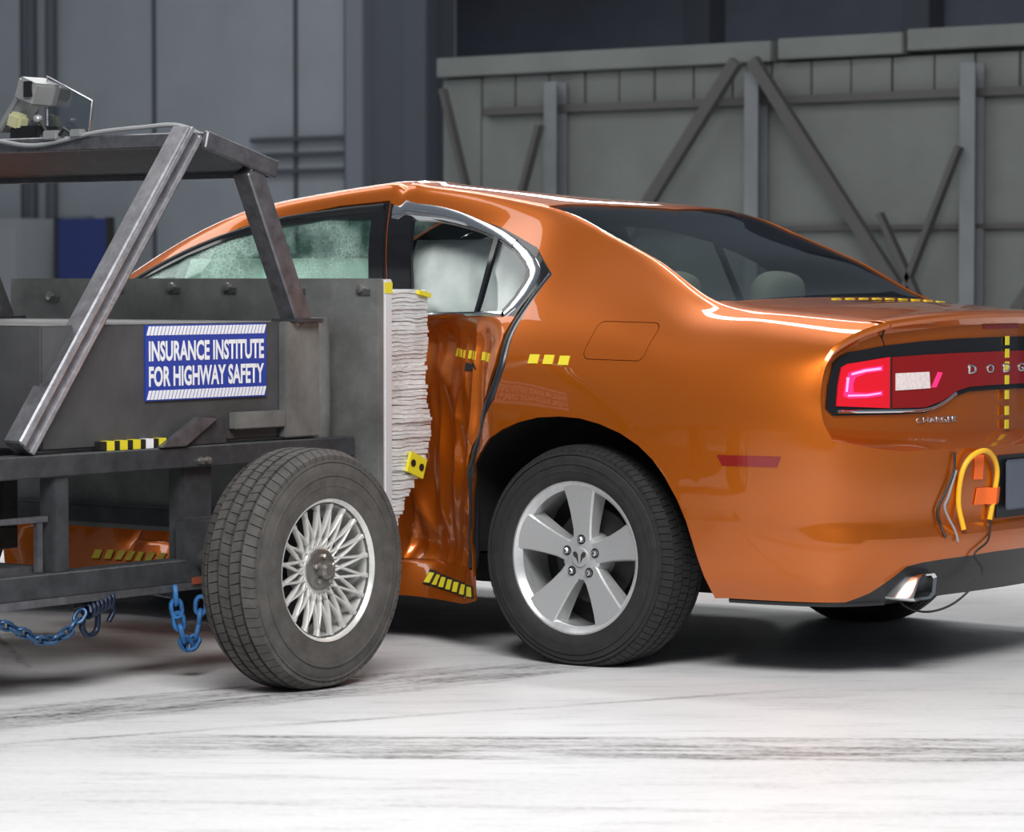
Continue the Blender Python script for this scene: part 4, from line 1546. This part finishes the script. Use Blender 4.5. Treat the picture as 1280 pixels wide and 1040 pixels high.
glass((8,), 'windshield', 'glass_shattered', CAR, 0.004, 'cracked windshield glass')
glass((9,), 'rear_window', 'glass_tint', CAR, 0.003, 'dark sloping rear window')
glass((14,), 'window', 'glass_shattered', fd_l, 0.008, 'shattered pale green side window')
glass((15,), 'window', 'glass_side', fd_r, 0.008)
glass((16,), 'window', 'glass_side', rd_l, 0.008)
glass((17,), 'window', 'glass_side', rd_r, 0.008)
glass((18,), 'quarter_window', 'glass_side', rd_l, 0.008)
glass((19,), 'quarter_window', 'glass_side', rd_r, 0.008)

def side_ribbon(name, path, width, m, parent, lift=0.004, th=0.006, sgn=-1, closed=False, deform=True, label=None):
    """ribbon of given width following a path (x, z) on the body side; stands proud by lift"""
    P = [Vector((x, z, 0)) for x, z in path]
    P = smooth_path(P, 6, closed)
    bm_ = bmesh.new()
    rings = []
    n = len(P)
    for i in range(n):
        t = (P[(i + 1) % n] - P[i - 1]) if closed else (P[min(i + 1, n - 1)] - P[max(i - 1, 0)])
        t.normalize()
        nrm = Vector((-t.y, t.x, 0))
        wd = width[min(i * len(width) // n, len(width) - 1)] if isinstance(width, (list, tuple)) else width
        a, b = P[i] + nrm * wd / 2, P[i] - nrm * wd / 2
        ring = []
        for q, lf in ((a, -0.008), (a * 0.85 + b * 0.15, lift), ((a + b) / 2, lift + th * 0.4), (a * 0.15 + b * 0.85, lift), (b, -0.008)):
            c = on_side(q.x, q.y, lf, sgn)
            ring.append(bm_.verts.new(crush(c) if deform else c))
        rings.append(ring)
    m_ = n if closed else n - 1
    for i in range(m_):
        A, B = rings[i], rings[(i + 1) % n]
        for k in range(4):
            bm_.faces.new((A[k], A[k + 1], B[k + 1], B[k]))
    bmesh.ops.recalc_face_normals(bm_, faces=bm_.faces)
    return obj_bm(name, bm_, m, parent, smooth=40, label=label)

def decal(name, poly, m, parent, fn, lift=0.003, th=0.003, res=0.03, deform=True, label=None):
    pb = poly_patch(poly, res)
    nb = bmesh.new()
    vt = {v: nb.verts.new(fn(v.co.x, v.co.y, lift)) for v in pb.verts}
    vb = {v: nb.verts.new(fn(v.co.x, v.co.y, lift - th)) for v in pb.verts}
    for f in pb.faces:
        nb.faces.new([vt[v] for v in f.verts])
        nb.faces.new([vb[v] for v in reversed(f.verts)])
    for e in pb.edges:
        if len(e.link_faces) == 1:
            a, b = e.verts
            nb.faces.new((vt[a], vt[b], vb[b], vb[a]))
    pb.free()
    if deform:
        for v in nb.verts:
            v.co = crush(v.co)
    bmesh.ops.recalc_face_normals(nb, faces=nb.faces)
    return obj_bm(name, nb, m, parent, smooth=35, label=label)

# pillar covers and bright window trim
for sgn, dr, df_ in ((-1, rd_l, fd_l), (1, rd_r, fd_r)):
    dfm = sgn < 0
    fs = lambda x, z, l, s=sgn: on_side(x, z, l, s)
    decal('pillar_cover', [(-0.97, 1.08), (-0.875, 1.085), (-0.875, 1.40), (-0.97, 1.41)], 'gloss_black', dr, fs, 0.002, 0.004, 0.05, dfm)
    decal('pillar_cover', [(-1.055, 1.08), (-0.99, 1.08), (-0.99, 1.41), (-1.048, 1.41)], 'gloss_black', df_, fs, 0.002, 0.004, 0.05, dfm)
    decal('window_divider', [(-0.489, 1.09), (-0.469, 1.09), (-0.478, 1.335), (-0.499, 1.340)], 'gloss_black', dr, fs, 0.003, 0.010, 0.05, dfm)
    side_ribbon('window_trim', [(-0.96, 1.412), (-0.80, 1.408), (-0.68, 1.395), (-0.56, 1.368), (-0.47, 1.340), (-0.40, 1.312)], 0.036, 'chrome', dr, 0.004, 0.010, sgn, deform=dfm)
    side_ribbon('window_trim', [(-0.40, 1.312), (-0.34, 1.282), (-0.29, 1.250), (-0.258, 1.215), (-0.262, 1.17), (-0.285, 1.115), (-0.31, 1.085)], [0.030, 0.034, 0.040, 0.044, 0.044, 0.040, 0.034], 'chrome', dr, 0.003, 0.008, sgn, deform=dfm)
    side_ribbon('belt_trim', [(-0.96, 1.073), (-0.70, 1.078), (-0.50, 1.082), (-0.32, 1.086)], 0.018, 'chrome', dr, 0.006, 0.006, sgn, deform=dfm)
    side_ribbon('window_trim', [(-2.22, 1.09), (-2.03, 1.188), (-1.82, 1.290), (-1.62, 1.358), (-1.45, 1.397), (-1.2, 1.412), (-1.0, 1.416)], 0.016, 'chrome' if sgn > 0 else 'black_trim', df_, 0.004, 0.006, sgn, deform=dfm)
    side_ribbon('belt_trim', [(-2.18, 1.07), (-1.6, 1.068), (-1.0, 1.070)], 0.018, 'chrome', df_, 0.006, 0.006, sgn, deform=dfm)
    # dark rubber seal in the open shut line
    bm_ = bmesh.new()
    path = [((a[0] + b[0]) / 2, (a[1] + b[1]) / 2) for a, b in zip(GAP_L, GAP_R)]
    path = [(p.x, p.y) for p in smooth_path([Vector((x, z, 0)) for x, z in path], 6)]
    pts = []
    for x, z in path:
        c = on_side(x, z, -0.016, sgn)
        pts.append(crush(c) if dfm else c)
    add_tube(bm_, pts, 0.018, 8)
    obj_bm('door_seal', bm_, 'weather_rubber', CAR, smooth=60)
    # A-pillar highlight strip sits on the body; door handle
    hd = empty('x') if False else None
    hy = -1 if sgn < 0 else 1
    if sgn < 0:
        decal('handle_shade_patch', [(-0.53, 0.900), (-0.43, 0.908), (-0.44, 0.930), (-0.48, 0.918), (-0.53, 0.928)], 'black_matte', dr, fs, 0.004, 0.004, 0.02, True)  # flat black patch: darkness of the torn handle cavity put in as colour
    if sgn > 0:
        hp = [on_side(x, z, l, sgn) for x, z, l in ((-0.60, 0.925, 0.0), (-0.585, 0.928, 0.035), (-0.50, 0.93, 0.04), (-0.42, 0.932, 0.035), (-0.405, 0.932, 0.0))]
        bm_ = bmesh.new()
        add_tube(bm_, smooth_path(hp, 4), 0.012, 8)
        obj_bm('handle', bm_, 'paint', dr, smooth=60)
    bm_ = bmesh.new()
    hp = [on_side(x, z, l, sgn) for x, z, l in ((-1.32, 0.915, 0.0), (-1.305, 0.918, 0.035), (-1.22, 0.92, 0.04), (-1.14, 0.922, 0.035), (-1.125, 0.922, 0.0))]
    hp = [crush(p) if dfm else p for p in smooth_path(hp, 4)]
    add_tube(bm_, hp, 0.012, 8)
    obj_bm('handle', bm_, 'paint', df_, smooth=60)
    # sill between the wheel arches is the body's lower edge; wheel house liners
    for AR, x0 in ((ARCH_R, 0.04), (ARCH_F, -3.04)):
        bm_ = bmesh.new()
        rim = [(x, z) for x, z in AR if z > 0.245]
        A, B, Cc = [], [], []
        for x, z in rim:
            s = on_side(x, max(z, 0.22), -0.004, sgn)
            A.append(bm_.verts.new((x, s.y, z)))
            B.append(bm_.verts.new((x + (x - x0) * 0.05, s.y * 0.965, z + 0.02)))
            Cc.append(bm_.verts.new((x + (x - x0) * 0.05, sgn * 0.54, z + 0.02)))
        for P1, P2 in ((A, B), (B, Cc)):
            for k in range(len(A) - 1):
                bm_.faces.new((P1[k], P1[k + 1], P2[k + 1], P2[k]))
        bm_.faces.new(Cc)
        if dfm:
            for v in bm_.verts:
                v.co = crush(v.co)
        bmesh.ops.recalc_face_normals(bm_, faces=bm_.faces)
        obj_bm('wheel_liner', bm_, 'liner', CAR, smooth=40)

# measuring tape marks
def tape_row(pts, size, fn, parent, m='tape_yellow', base=None, rot=0.0):
    for u, v in pts:
        a, b = size[0] / 2, size[1] / 2
        decal('tape_mark', [(u - a, v - b), (u + a, v - b), (u + a, v + b), (u - a, v + b)], m, parent, fn, 0.003, 0.003, 0.05)
sd = lambda x, z, l: on_side(x, z, l, -1)
decal('tape_strip', [(-0.165, 0.930), (0.01, 0.930), (0.01, 0.962), (-0.165, 0.962)], 'tape_black', shell_o, sd, 0.0012, 0.002, 0.05) if False else None
tape_row([(-0.132, 0.948), (-0.076, 0.947), (-0.018, 0.945)], (0.036, 0.028), sd, shell_o)
tape_row([(-0.66 + 0.036 * k, 0.956 - 0.0008 * k) for k in range(10)], (0.016, 0.026), sd, rd_l)
decal('tape_strip', [(-0.76, 0.192), (-0.43, 0.172), (-0.43, 0.212), (-0.76, 0.236)], 'tape_black', shell_o, sd, 0.002, 0.002, 0.05)
tape_row([(-0.74 + 0.048 * k, 0.213 - 0.0031 * k) for k in range(7)], (0.028, 0.030), lambda x, z, l: sd(x, z, l + 0.003), shell_o)
tape_row([(-2.25 + 0.048 * k, 0.213) for k in range(14)], (0.028, 0.030), lambda x, z, l: sd(x, z, l + 0.003), shell_o)
# rear centre-line tape
rear = lambda y, z, l: on_rear(y, z, l)
for z in (1.005, 0.965, 0.925, 0.882, 0.835, 0.785, 0.742):
    decal('tape_mark', [(0.006, z - 0.014), (0.030, z - 0.014), (0.030, z + 0.014), (0.006, z + 0.014)], 'tape_yellow', tpn, rear, 0.0135, 0.003, 0.05, False)
for k in range(9):
    y = -0.10 + 0.085 * k
    decal('tape_mark', [(0.462, y - 0.020), (0.476, y - 0.020), (0.476, y + 0.020), (0.462, y + 0.020)], 'tape_yellow', tl, lambda x, y_, l: on_top(x, y_, l), 0.003, 0.003, 0.05, False)

# ---- tail lamp band
def mirror_poly(half):
    return half + [(-y, z) for y, z in reversed(half) if abs(y) > 1e-6]
bez_top = [(-0.789, 0.812), (-0.783, 0.88), (-0.765, 0.948), (-0.742, 0.967), (-0.712, 0.979), (-0.575, 0.998), (-0.42, 1.009), (-0.265, 1.015), (0, 1.017)]
bez_bot = [(0, 0.852), (-0.074, 0.852), (-0.20, 0.850), (-0.264, 0.838), (-0.34, 0.808), (-0.414, 0.790), (-0.546, 0.789), (-0.765, 0.791)]
def full(top, bot):
    return top + [(-y, z) for y, z in reversed(top[:-1])] + [(-y, z) for y, z in reversed(bot[1:])] + bot[1:]
BEZ = full(bez_top, bez_bot)
lt_ = [(-0.757, 0.820), (-0.752, 0.88), (-0.740, 0.935), (-0.72, 0.945), (-0.566, 0.963), (-0.42, 0.968), (-0.265, 0.971), (0, 0.972)]
lb_ = [(0, 0.868), (-0.074, 0.868), (-0.20, 0.866), (-0.264, 0.855), (-0.34, 0.825), (-0.414, 0.808), (-0.546, 0.808)]
bez = decal('lamp_bezel', BEZ, 'gloss_black', tpn, rear, 0.006, 0.008, 0.04, False)
lamp_c = [(-0.552, 0.809), (-0.552, 0.963), (-0.42, 0.968), (-0.265, 0.971), (0, 0.972)]
lamp_cb = [(0, 0.868), (-0.074, 0.868), (-0.20, 0.866), (-0.264, 0.855), (-0.34, 0.825), (-0.414, 0.808)]
lampc = decal('tail_lamp', full(lamp_c, [(0, 0.868)] + lamp_cb[1:]), 'lamp_dark_red', CAR, rear, 0.011, 0.010, 0.04, False, 'dark red central lamp band with chrome letters')
for sg_ in (-1, 1):
    o_poly = [(-0.757, 0.820), (-0.752, 0.88), (-0.740, 0.935), (-0.72, 0.945), (-0.566, 0.963), (-0.562, 0.963), (-0.562, 0.809)]
    P_ = [(y * -sg_, z) for y, z in o_poly]
    lo_ = decal('tail_lamp', P_, 'lamp_red', CAR, rear, 0.011, 0.010, 0.03, False, 'glowing red outer tail lamp')
    # lit C-shaped light guide
    outer_ = [(-0.592, 0.938), (-0.66, 0.932), (-0.715, 0.920), (-0.728, 0.89), (-0.735, 0.85), (-0.715, 0.842), (-0.65, 0.842), (-0.592, 0.848)]
    inn_ = [(-0.592, 0.862), (-0.65, 0.857), (-0.700, 0.860), (-0.702, 0.885), (-0.692, 0.905), (-0.655, 0.916), (-0.592, 0.922)]
    rib = [(y * -sg_, z) for y, z in outer_ + inn_]
    lit = decal('light_guide', rib, 'lamp_lit', lo_, rear, 0.0135, 0.004, 0.03, False)
    mid1 = [(-0.60, 0.933), (-0.66, 0.928), (-0.708, 0.917), (-0.708, 0.911), (-0.655, 0.921), (-0.60, 0.926)]
    mid2 = [(-0.60, 0.853), (-0.65, 0.848), (-0.72, 0.848), (-0.72, 0.853), (-0.65, 0.853), (-0.60, 0.858)]
    mid3 = [(-0.724, 0.905), (-0.716, 0.905), (-0.722, 0.862), (-0.728, 0.862)]
    for mm in (mid1, mid2, mid3):
        decal('light_core', [(y * -sg_, z) for y, z in mm], 'lamp_core', lo_, rear, 0.0150, 0.003, 0.03, False)
    rv_ = [(-0.540, 0.862), (-0.540, 0.914), (-0.40, 0.916), (-0.395, 0.866)]
    decal('reverse_lens', [(y * -sg_, z) for y, z in rv_], 'lamp_clear', lampc, rear, 0.0135, 0.004, 0.03, False)
    sl_ = [(-0.388, 0.868), (-0.368, 0.868), (-0.340, 0.912), (-0.358, 0.914)]
    decal('light_guide', [(y * -sg_, z) for y, z in sl_], 'lamp_lit', lampc, rear, 0.0135, 0.004, 0.03, False)
    ch = [(-0.755, 0.803), (-0.55, 0.800), (-0.42, 0.800), (-0.345, 0.815), (-0.27, 0.847)]
    bm_ = bmesh.new()
    add_tube(bm_, smooth_path([on_rear(y * -sg_, z, 0.009) for y, z in ch], 6), 0.006, 6)
    obj_bm('chrome_strip', bm_, 'chrome', bez, smooth=60)
    decal('lid_seam', [(y * -sg_, z) for y, z in ((-0.562, 0.806), (-0.552, 0.806), (-0.552, 0.965), (-0.562, 0.965))], 'black_matte', bez, rear, 0.0085, 0.004, 0.03, False)
    bm_ = bmesh.new()
    add_tube(bm_, [on_rear(y * -sg_, z, -0.001) for y, z in ((-0.598, 1.045), (-0.585, 1.020), (-0.575, 0.999))], 0.003, 5)
    obj_bm('lid_seam', bm_, 'black_matte', tpn)

def rear_letters(txt, yc, zc, W, H, m, parent, name, lift, squeeze=None, bold=0.02, deform=False):
    me = text_mesh(txt, 1.0, bold)
    co = np.array([v.co[:] for v in me.vertices])
    lo, hi = co.min(0), co.max(0)
    for v in me.vertices:
        u = (v.co.x - lo[0]) / (hi[0] - lo[0])
        q = (v.co.y - lo[1]) / (hi[1] - lo[1])
        y, z = yc - W / 2 + u * W, zc - H / 2 + q * H
        v.co = on_rear(y, z, lift)
    nb = bmesh.new()
    nb.from_mesh(me)
    r = bmesh.ops.extrude_face_region(nb, geom=nb.faces[:])
    for g_ in r['geom']:
        if isinstance(g_, bmesh.types.BMVert):
            g_.co.x += 0.002
    o = obj_bm(name, nb, m, parent)
    return o
for i, ch in enumerate('DODGE'):
    rear_letters(ch, -0.189 + 0.1015 * i, 0.920, 0.044, 0.028, 'chrome_soft', lampc, 'letter', 0.012)
rear_letters('CHARGER', -0.350, 0.768, 0.190, 0.020, 'chrome_soft', tpn, 'badge_lettering', 0.001)
# high brake lamp in the lip
decal('brake_lamp', [(-0.115, 1.043), (0.115, 1.043), (0.115, 1.058), (-0.115, 1.058)], 'marker_red', tpn, rear, 0.002, 0.004, 0.03, False, 'narrow dark red high brake lamp')

# side marker, plate, bumper details
decal('side_marker', [(0.575, 0.640), (0.750, 0.640), (0.762, 0.672), (0.557, 0.672)], 'marker_red', rb, sd, 0.002, 0.004, 0.03, False, 'dark red reflector in the bumper side')
decal('side_marker', [(0.575, 0.640), (0.750, 0.640), (0.762, 0.672), (0.557, 0.672)], 'marker_red', rb, lambda x, z, l: on_side(x, z, l, 1), 0.002, 0.004, 0.03, False)
decal('plate_recess', [(-0.175, 0.46), (0.175, 0.46), (0.175, 0.655), (-0.175, 0.655)], 'black_trim', rb, rear, 0.004, 0.006, 0.04, False)
box_obj('licence_plate', (1.112, 0, 0.562), (0.010, 0.305, 0.155), 'plate_blue', rb, bev=0.006)
for sgn in (-1, 1):
    # squared chrome tail pipes
    outp = [(-0.600, 0.306), (-0.578, 0.317), (-0.505, 0.315), (-0.490, 0.302), (-0.500, 0.250), (-0.525, 0.236), (-0.625, 0.236), (-0.640, 0.246)]
    inp = [(y * 0.82 + -0.566 * 0.18, z * 0.78 + 0.276 * 0.22) for y, z in outp]
    bm_ = bmesh.new()
    lay = []
    for pp, xx in ((outp, 0.80), (outp, 1.055), ([(y * 0.95 - 0.566 * 0.05, z * 0.95 + 0.276 * 0.05) for y, z in outp], 1.062), (inp, 1.055), (inp, 0.85)):
        lay.append([bm_.verts.new((xx, y * -sgn if sgn > 0 else y, z)) for y, z in pp])
    for A, B in zip(lay, lay[1:]):
        for k in range(8):
            bm_.faces.new((A[k], A[(k + 1) % 8], B[(k + 1) % 8], B[k]))
    bmesh.ops.recalc_face_normals(bm_, faces=bm_.faces)
    tip = obj_bm('exhaust_tip', bm_, 'chrome', CAR, smooth=35, label='squared chrome exhaust tip')
    bm_ = bmesh.new()
    bm_.faces.new([bm_.verts.new((0.86, y * -sgn if sgn > 0 else y, z)) for y, z in inp])
    obj_bm('pipe_bore', bm_, 'black_matte', tip)
    tube_obj('tail_pipe', [(0.82, sgn * 0.60, 0.262), (0.45, sgn * 0.60, 0.27), (0.1, sgn * 0.42, 0.28)], 0.032, 'brake', CAR, seg=12)
    lathe_obj('muffler', [(0.30, 0.0), (0.30, 0.085), (0.72, 0.085), (0.72, 0.0)], 'brake', CAR, seg=20, axis='X', center=(0, sgn * 0.40, 0.30))

for sgn in (-1, 1):
    bm_ = bmesh.new()
    pr = [p for p in lower_row(0.0) if p[0] > 0.53][:NT + 8]
    add_tube(bm_, [(x, sgn * (w_ - 0.012), z - 0.006) for x, w_, z in pr], 0.009, 6)
    obj_bm('bumper_lip', bm_, 'black_trim', CAR, smooth=60)
# underbody and interior tub
bm_ = bmesh.new()
add_box(bm_, (-1.45, 0, 0.25), (4.7, 1.10, 0.08))
add_box(bm_, (-1.50, 0.1, 0.23), (1.95, 1.20, 0.08))
add_box(bm_, (0.78, 0, 0.30), (0.30, 1.00, 0.10))
add_box(bm_, (0.42, 0, 0.53), (0.80, 1.02, 0.46))
add_box(bm_, (-3.2, 0, 0.55), (1.1, 1.05, 0.5))
obj_bm('underbody', bm_, 'black_matte', CAR)
bm_ = bmesh.new()
add_tube(bm_, [(0.03, -0.75, 0.335), (0.03, 0.75, 0.335)], 0.04, 10)
add_tube(bm_, [(-3.03, -0.75, 0.335), (-3.03, 0.75, 0.335)], 0.04, 10)
obj_bm('axle', bm_, 'steel_dark', CAR)
bm_ = bmesh.new()
for y in (-0.40, 0.76):
    add_box(bm_, (-1.35, y, 0.64), (2.0, 0.03, 0.68))
add_box(bm_, (0.05, 0, 1.060), (0.74, 1.24, 0.02))
add_box(bm_, (-0.32, 0.1, 0.72), (0.04, 1.10, 0.70))
add_box(bm_, (-2.45, 0, 0.80), (0.25, 1.44, 0.30))
obj_bm('cabin_trim', bm_, 'interior_dark', CAR)

def cushion(bm_, c, s, rot=None, e=0.35, n=10):
    """rounded pad"""
    M = Matrix.Translation(Vector(c)) @ (rot.to_4x4() if rot is not None else Matrix.Identity(4))
    r = bmesh.ops.create_uvsphere(bm_, u_segments=20, v_segments=12, radius=1.0)
    for v in r['verts']:
        p = v.co
        q = Vector([math.copysign(abs(a) ** e, a) for a in p])
        v.co = M @ Vector((q.x * s[0] / 2, q.y * s[1] / 2, q.z * s[2] / 2))
def seat(x, y, wide, m, hr, hx=0.27, hz=1.12):
    bm_ = bmesh.new()
    cushion(bm_, (x, y, 0.52), (0.52, wide, 0.16))
    cushion(bm_, (x + 0.27, y, 0.80), (0.15, wide, 0.58), Matrix.Rotation(0.30, 3, 'Y'))
    s = obj_bm('seat', bm_, m, CAR, smooth=60)
    for yy in hr:
        bm_ = bmesh.new()
        cushion(bm_, (x + hx + 0.10, yy, hz), (0.12, 0.27, 0.20), Matrix.Rotation(0.2, 3, 'Y'), e=0.7)
        obj_bm('headrest', bm_, 'interior_cream' if len(hr) > 1 else m, s, smooth=60)
    return s
seat(-1.75, -0.30, 0.48, 'interior_dark', [-0.30], hz=1.18)
seat(-1.75, 0.37, 0.50, 'interior_dark', [0.37], hz=1.18)
seat(-0.80, 0.05, 1.15, 'interior_dark', [-0.34, 0.30], hx=0.69, hz=1.125)
# rear shelf pad
bm_ = bmesh.new()
cushion(bm_, (0.16, -0.30, 1.075), (0.20, 0.34, 0.03))
obj_bm('shelf_pad', bm_, 'interior_cream', CAR, smooth=60)
# pillar trim inside the rear window
for sgn in (-1,):
    beam_obj('pillar_trim', (-0.20, sgn * 0.545, 1.33), (0.10, sgn * 0.585, 1.20), 0.02, 0.07, 'headliner', CAR)
# steering wheel
bm_ = bmesh.new()
Rm = Matrix.Rotation(math.radians(62), 3, 'Y')
add_tube(bm_, [Vector((-2.12, -0.30, 0.98)) + Rm @ Vector((0.18 * math.cos(t), 0.18 * math.sin(t), 0)) for t in [2 * math.pi * k / 24 for k in range(24)]], 0.014, 8, closed=True)
add_beam(bm_, Vector((-2.12, -0.46, 0.98)), Vector((-2.12, -0.14, 0.98)), 0.02, 0.05)
obj_bm('steering_wheel', bm_, 'interior_dark', CAR, smooth=40)
# deployed curtain airbag: quilted pale cushion behind the left windows
def airbag(x0, x1, zt, zb, y0, nx, nz, th, name='curtain_airbag', chambers=5):
    nb = bmesh.new()
    G = {}
    for s_ in (0, 1):
        for i in range(nx + 1):
            for j in range(nz + 1):
                u, v = i / nx, j / nz
                x = x0 + (x1 - x0) * u
                z = zt + (zb - zt) * v
                sc = 0.03 * math.sin(u * chambers * math.pi) * v
                edge = min(1, 6 * u, 6 * (1 - u)) * min(1, 5 * v, 5 * (1 - v))
                puff = edge ** 0.5 * (0.35 + 0.65 * abs(math.sin(u * chambers * math.pi + 0.6 * math.sin(4 * v)))) * (0.8 + 0.35 * noise.noise(Vector((x * 5, z * 5, 1))))
                y = y0 + 0.10 * v * 0.0 + (-1 if s_ == 0 else 1) * th * puff + 0.012 * noise.noise(Vector((x * 16, z * 14, 3)))
                lean = -0.13 * v
                G[s_, i, j] = nb.verts.new((x, y + lean, z + sc))
    for s_ in (0, 1):
        for i in range(nx):
            for j in range(nz):
                q = [G[s_, i, j], G[s_, i + 1, j], G[s_, i + 1, j + 1], G[s_, i, j + 1]]
                nb.faces.new(q if s_ else q[::-1])
    bmesh.ops.remove_doubles(nb, verts=nb.verts[:], dist=1e-3)
    for v in nb.verts:
        v.co = crush(v.co) if False else v.co
    bmesh.ops.recalc_face_normals(nb, faces=nb.faces)
    return obj_bm(name, nb, 'airbag', CAR, smooth=60, label='deployed white curtain airbag')
airbag(-2.02, -1.08, 1.27, 1.02, -0.44, 50, 18, 0.05, chambers=3)
airbag(-0.98, -0.34, 1.33, 1.04, -0.44, 44, 18, 0.05, chambers=2)

# wheels
wl = car_wheel(CAR, (0.03, -0.825, 0.334), 0.0, spin=math.radians(2))
for loc, rz in (((0.05, 0.80, 0.334), math.pi), ((-3.03, -0.815, 0.334), 0), ((-3.03, 0.815, 0.334), math.pi)):
    c = copy_tree(wl, CAR)
    c.location = loc
    c.rotation_euler = (0, 0, rz)
settle(CAR)
BODY.free()

# instrumentation cables taped to the bumper
def cable(name, pts, r, m, label):
    P_ = [rear(y, z, l) for y, z, l in pts]
    return tag(tube_obj(name, smooth_path(P_, 8), r, m, None), label, 'cable')
cable('sensor_cable', [(-0.386, 0.43, 0.012), (-0.388, 0.52, 0.010), (-0.384, 0.605, 0.012), (-0.355, 0.655, 0.02), (-0.300, 0.676, 0.03), (-0.235, 0.655, 0.02), (-0.200, 0.605, 0.014), (-0.208, 0.53, 0.012), (-0.222, 0.458, 0.010)],
      0.0085, 'cable_yellow', 'yellow cable bent into an arch and taped to the rear bumper')
cable('lead_wire', [(-0.412, 0.675, 0.006), (-0.420, 0.62, 0.012), (-0.455, 0.555, 0.01), (-0.482, 0.50, 0.008), (-0.470, 0.46, 0.010), (-0.475, 0.42, 0.008)],
      0.0042, 'cable_black', 'thin dark wire hanging down the bumper left of the yellow cable')
cable('lead_wire', [(-0.412, 0.62, 0.014), (-0.44, 0.545, 0.012), (-0.452, 0.505, 0.012), (-0.425, 0.43, 0.010), (-0.42, 0.405, 0.010)],
      0.0040, 'cable_grey', 'short pale wire between the dark wire and the yellow cable')
P_ = [rear(-0.222, 0.458, 0.012), rear(-0.27, 0.40, 0.010), rear(-0.33, 0.362, 0.012), Vector((1.11, -0.30, 0.30)), Vector((1.07, -0.38, 0.22)), Vector((1.02, -0.46, 0.19)), Vector((0.96, -0.50, 0.205)), Vector((0.90, -0.48, 0.25))]
tag(tube_obj('lead_wire', smooth_path(P_, 8), 0.0035, 'cable_black', None), 'thin black wire trailing from the yellow cable down past the exhaust tip', 'cable')
decal('cable_tape', [(-0.308, 0.587), (-0.262, 0.585), (-0.258, 0.660), (-0.305, 0.662)], 'tape_orange', rb, rear, 0.004, 0.003, 0.04, False)
decal('cable_tape', [(-0.298, 0.508), (-0.165, 0.508), (-0.165, 0.558), (-0.290, 0.560)], 'tape_orange', rb, lambda y, z, l: rear(y, z, l + 0.018 * math.exp(-((y + 0.207) / 0.022) ** 2)), 0.005, 0.003, 0.015, False)
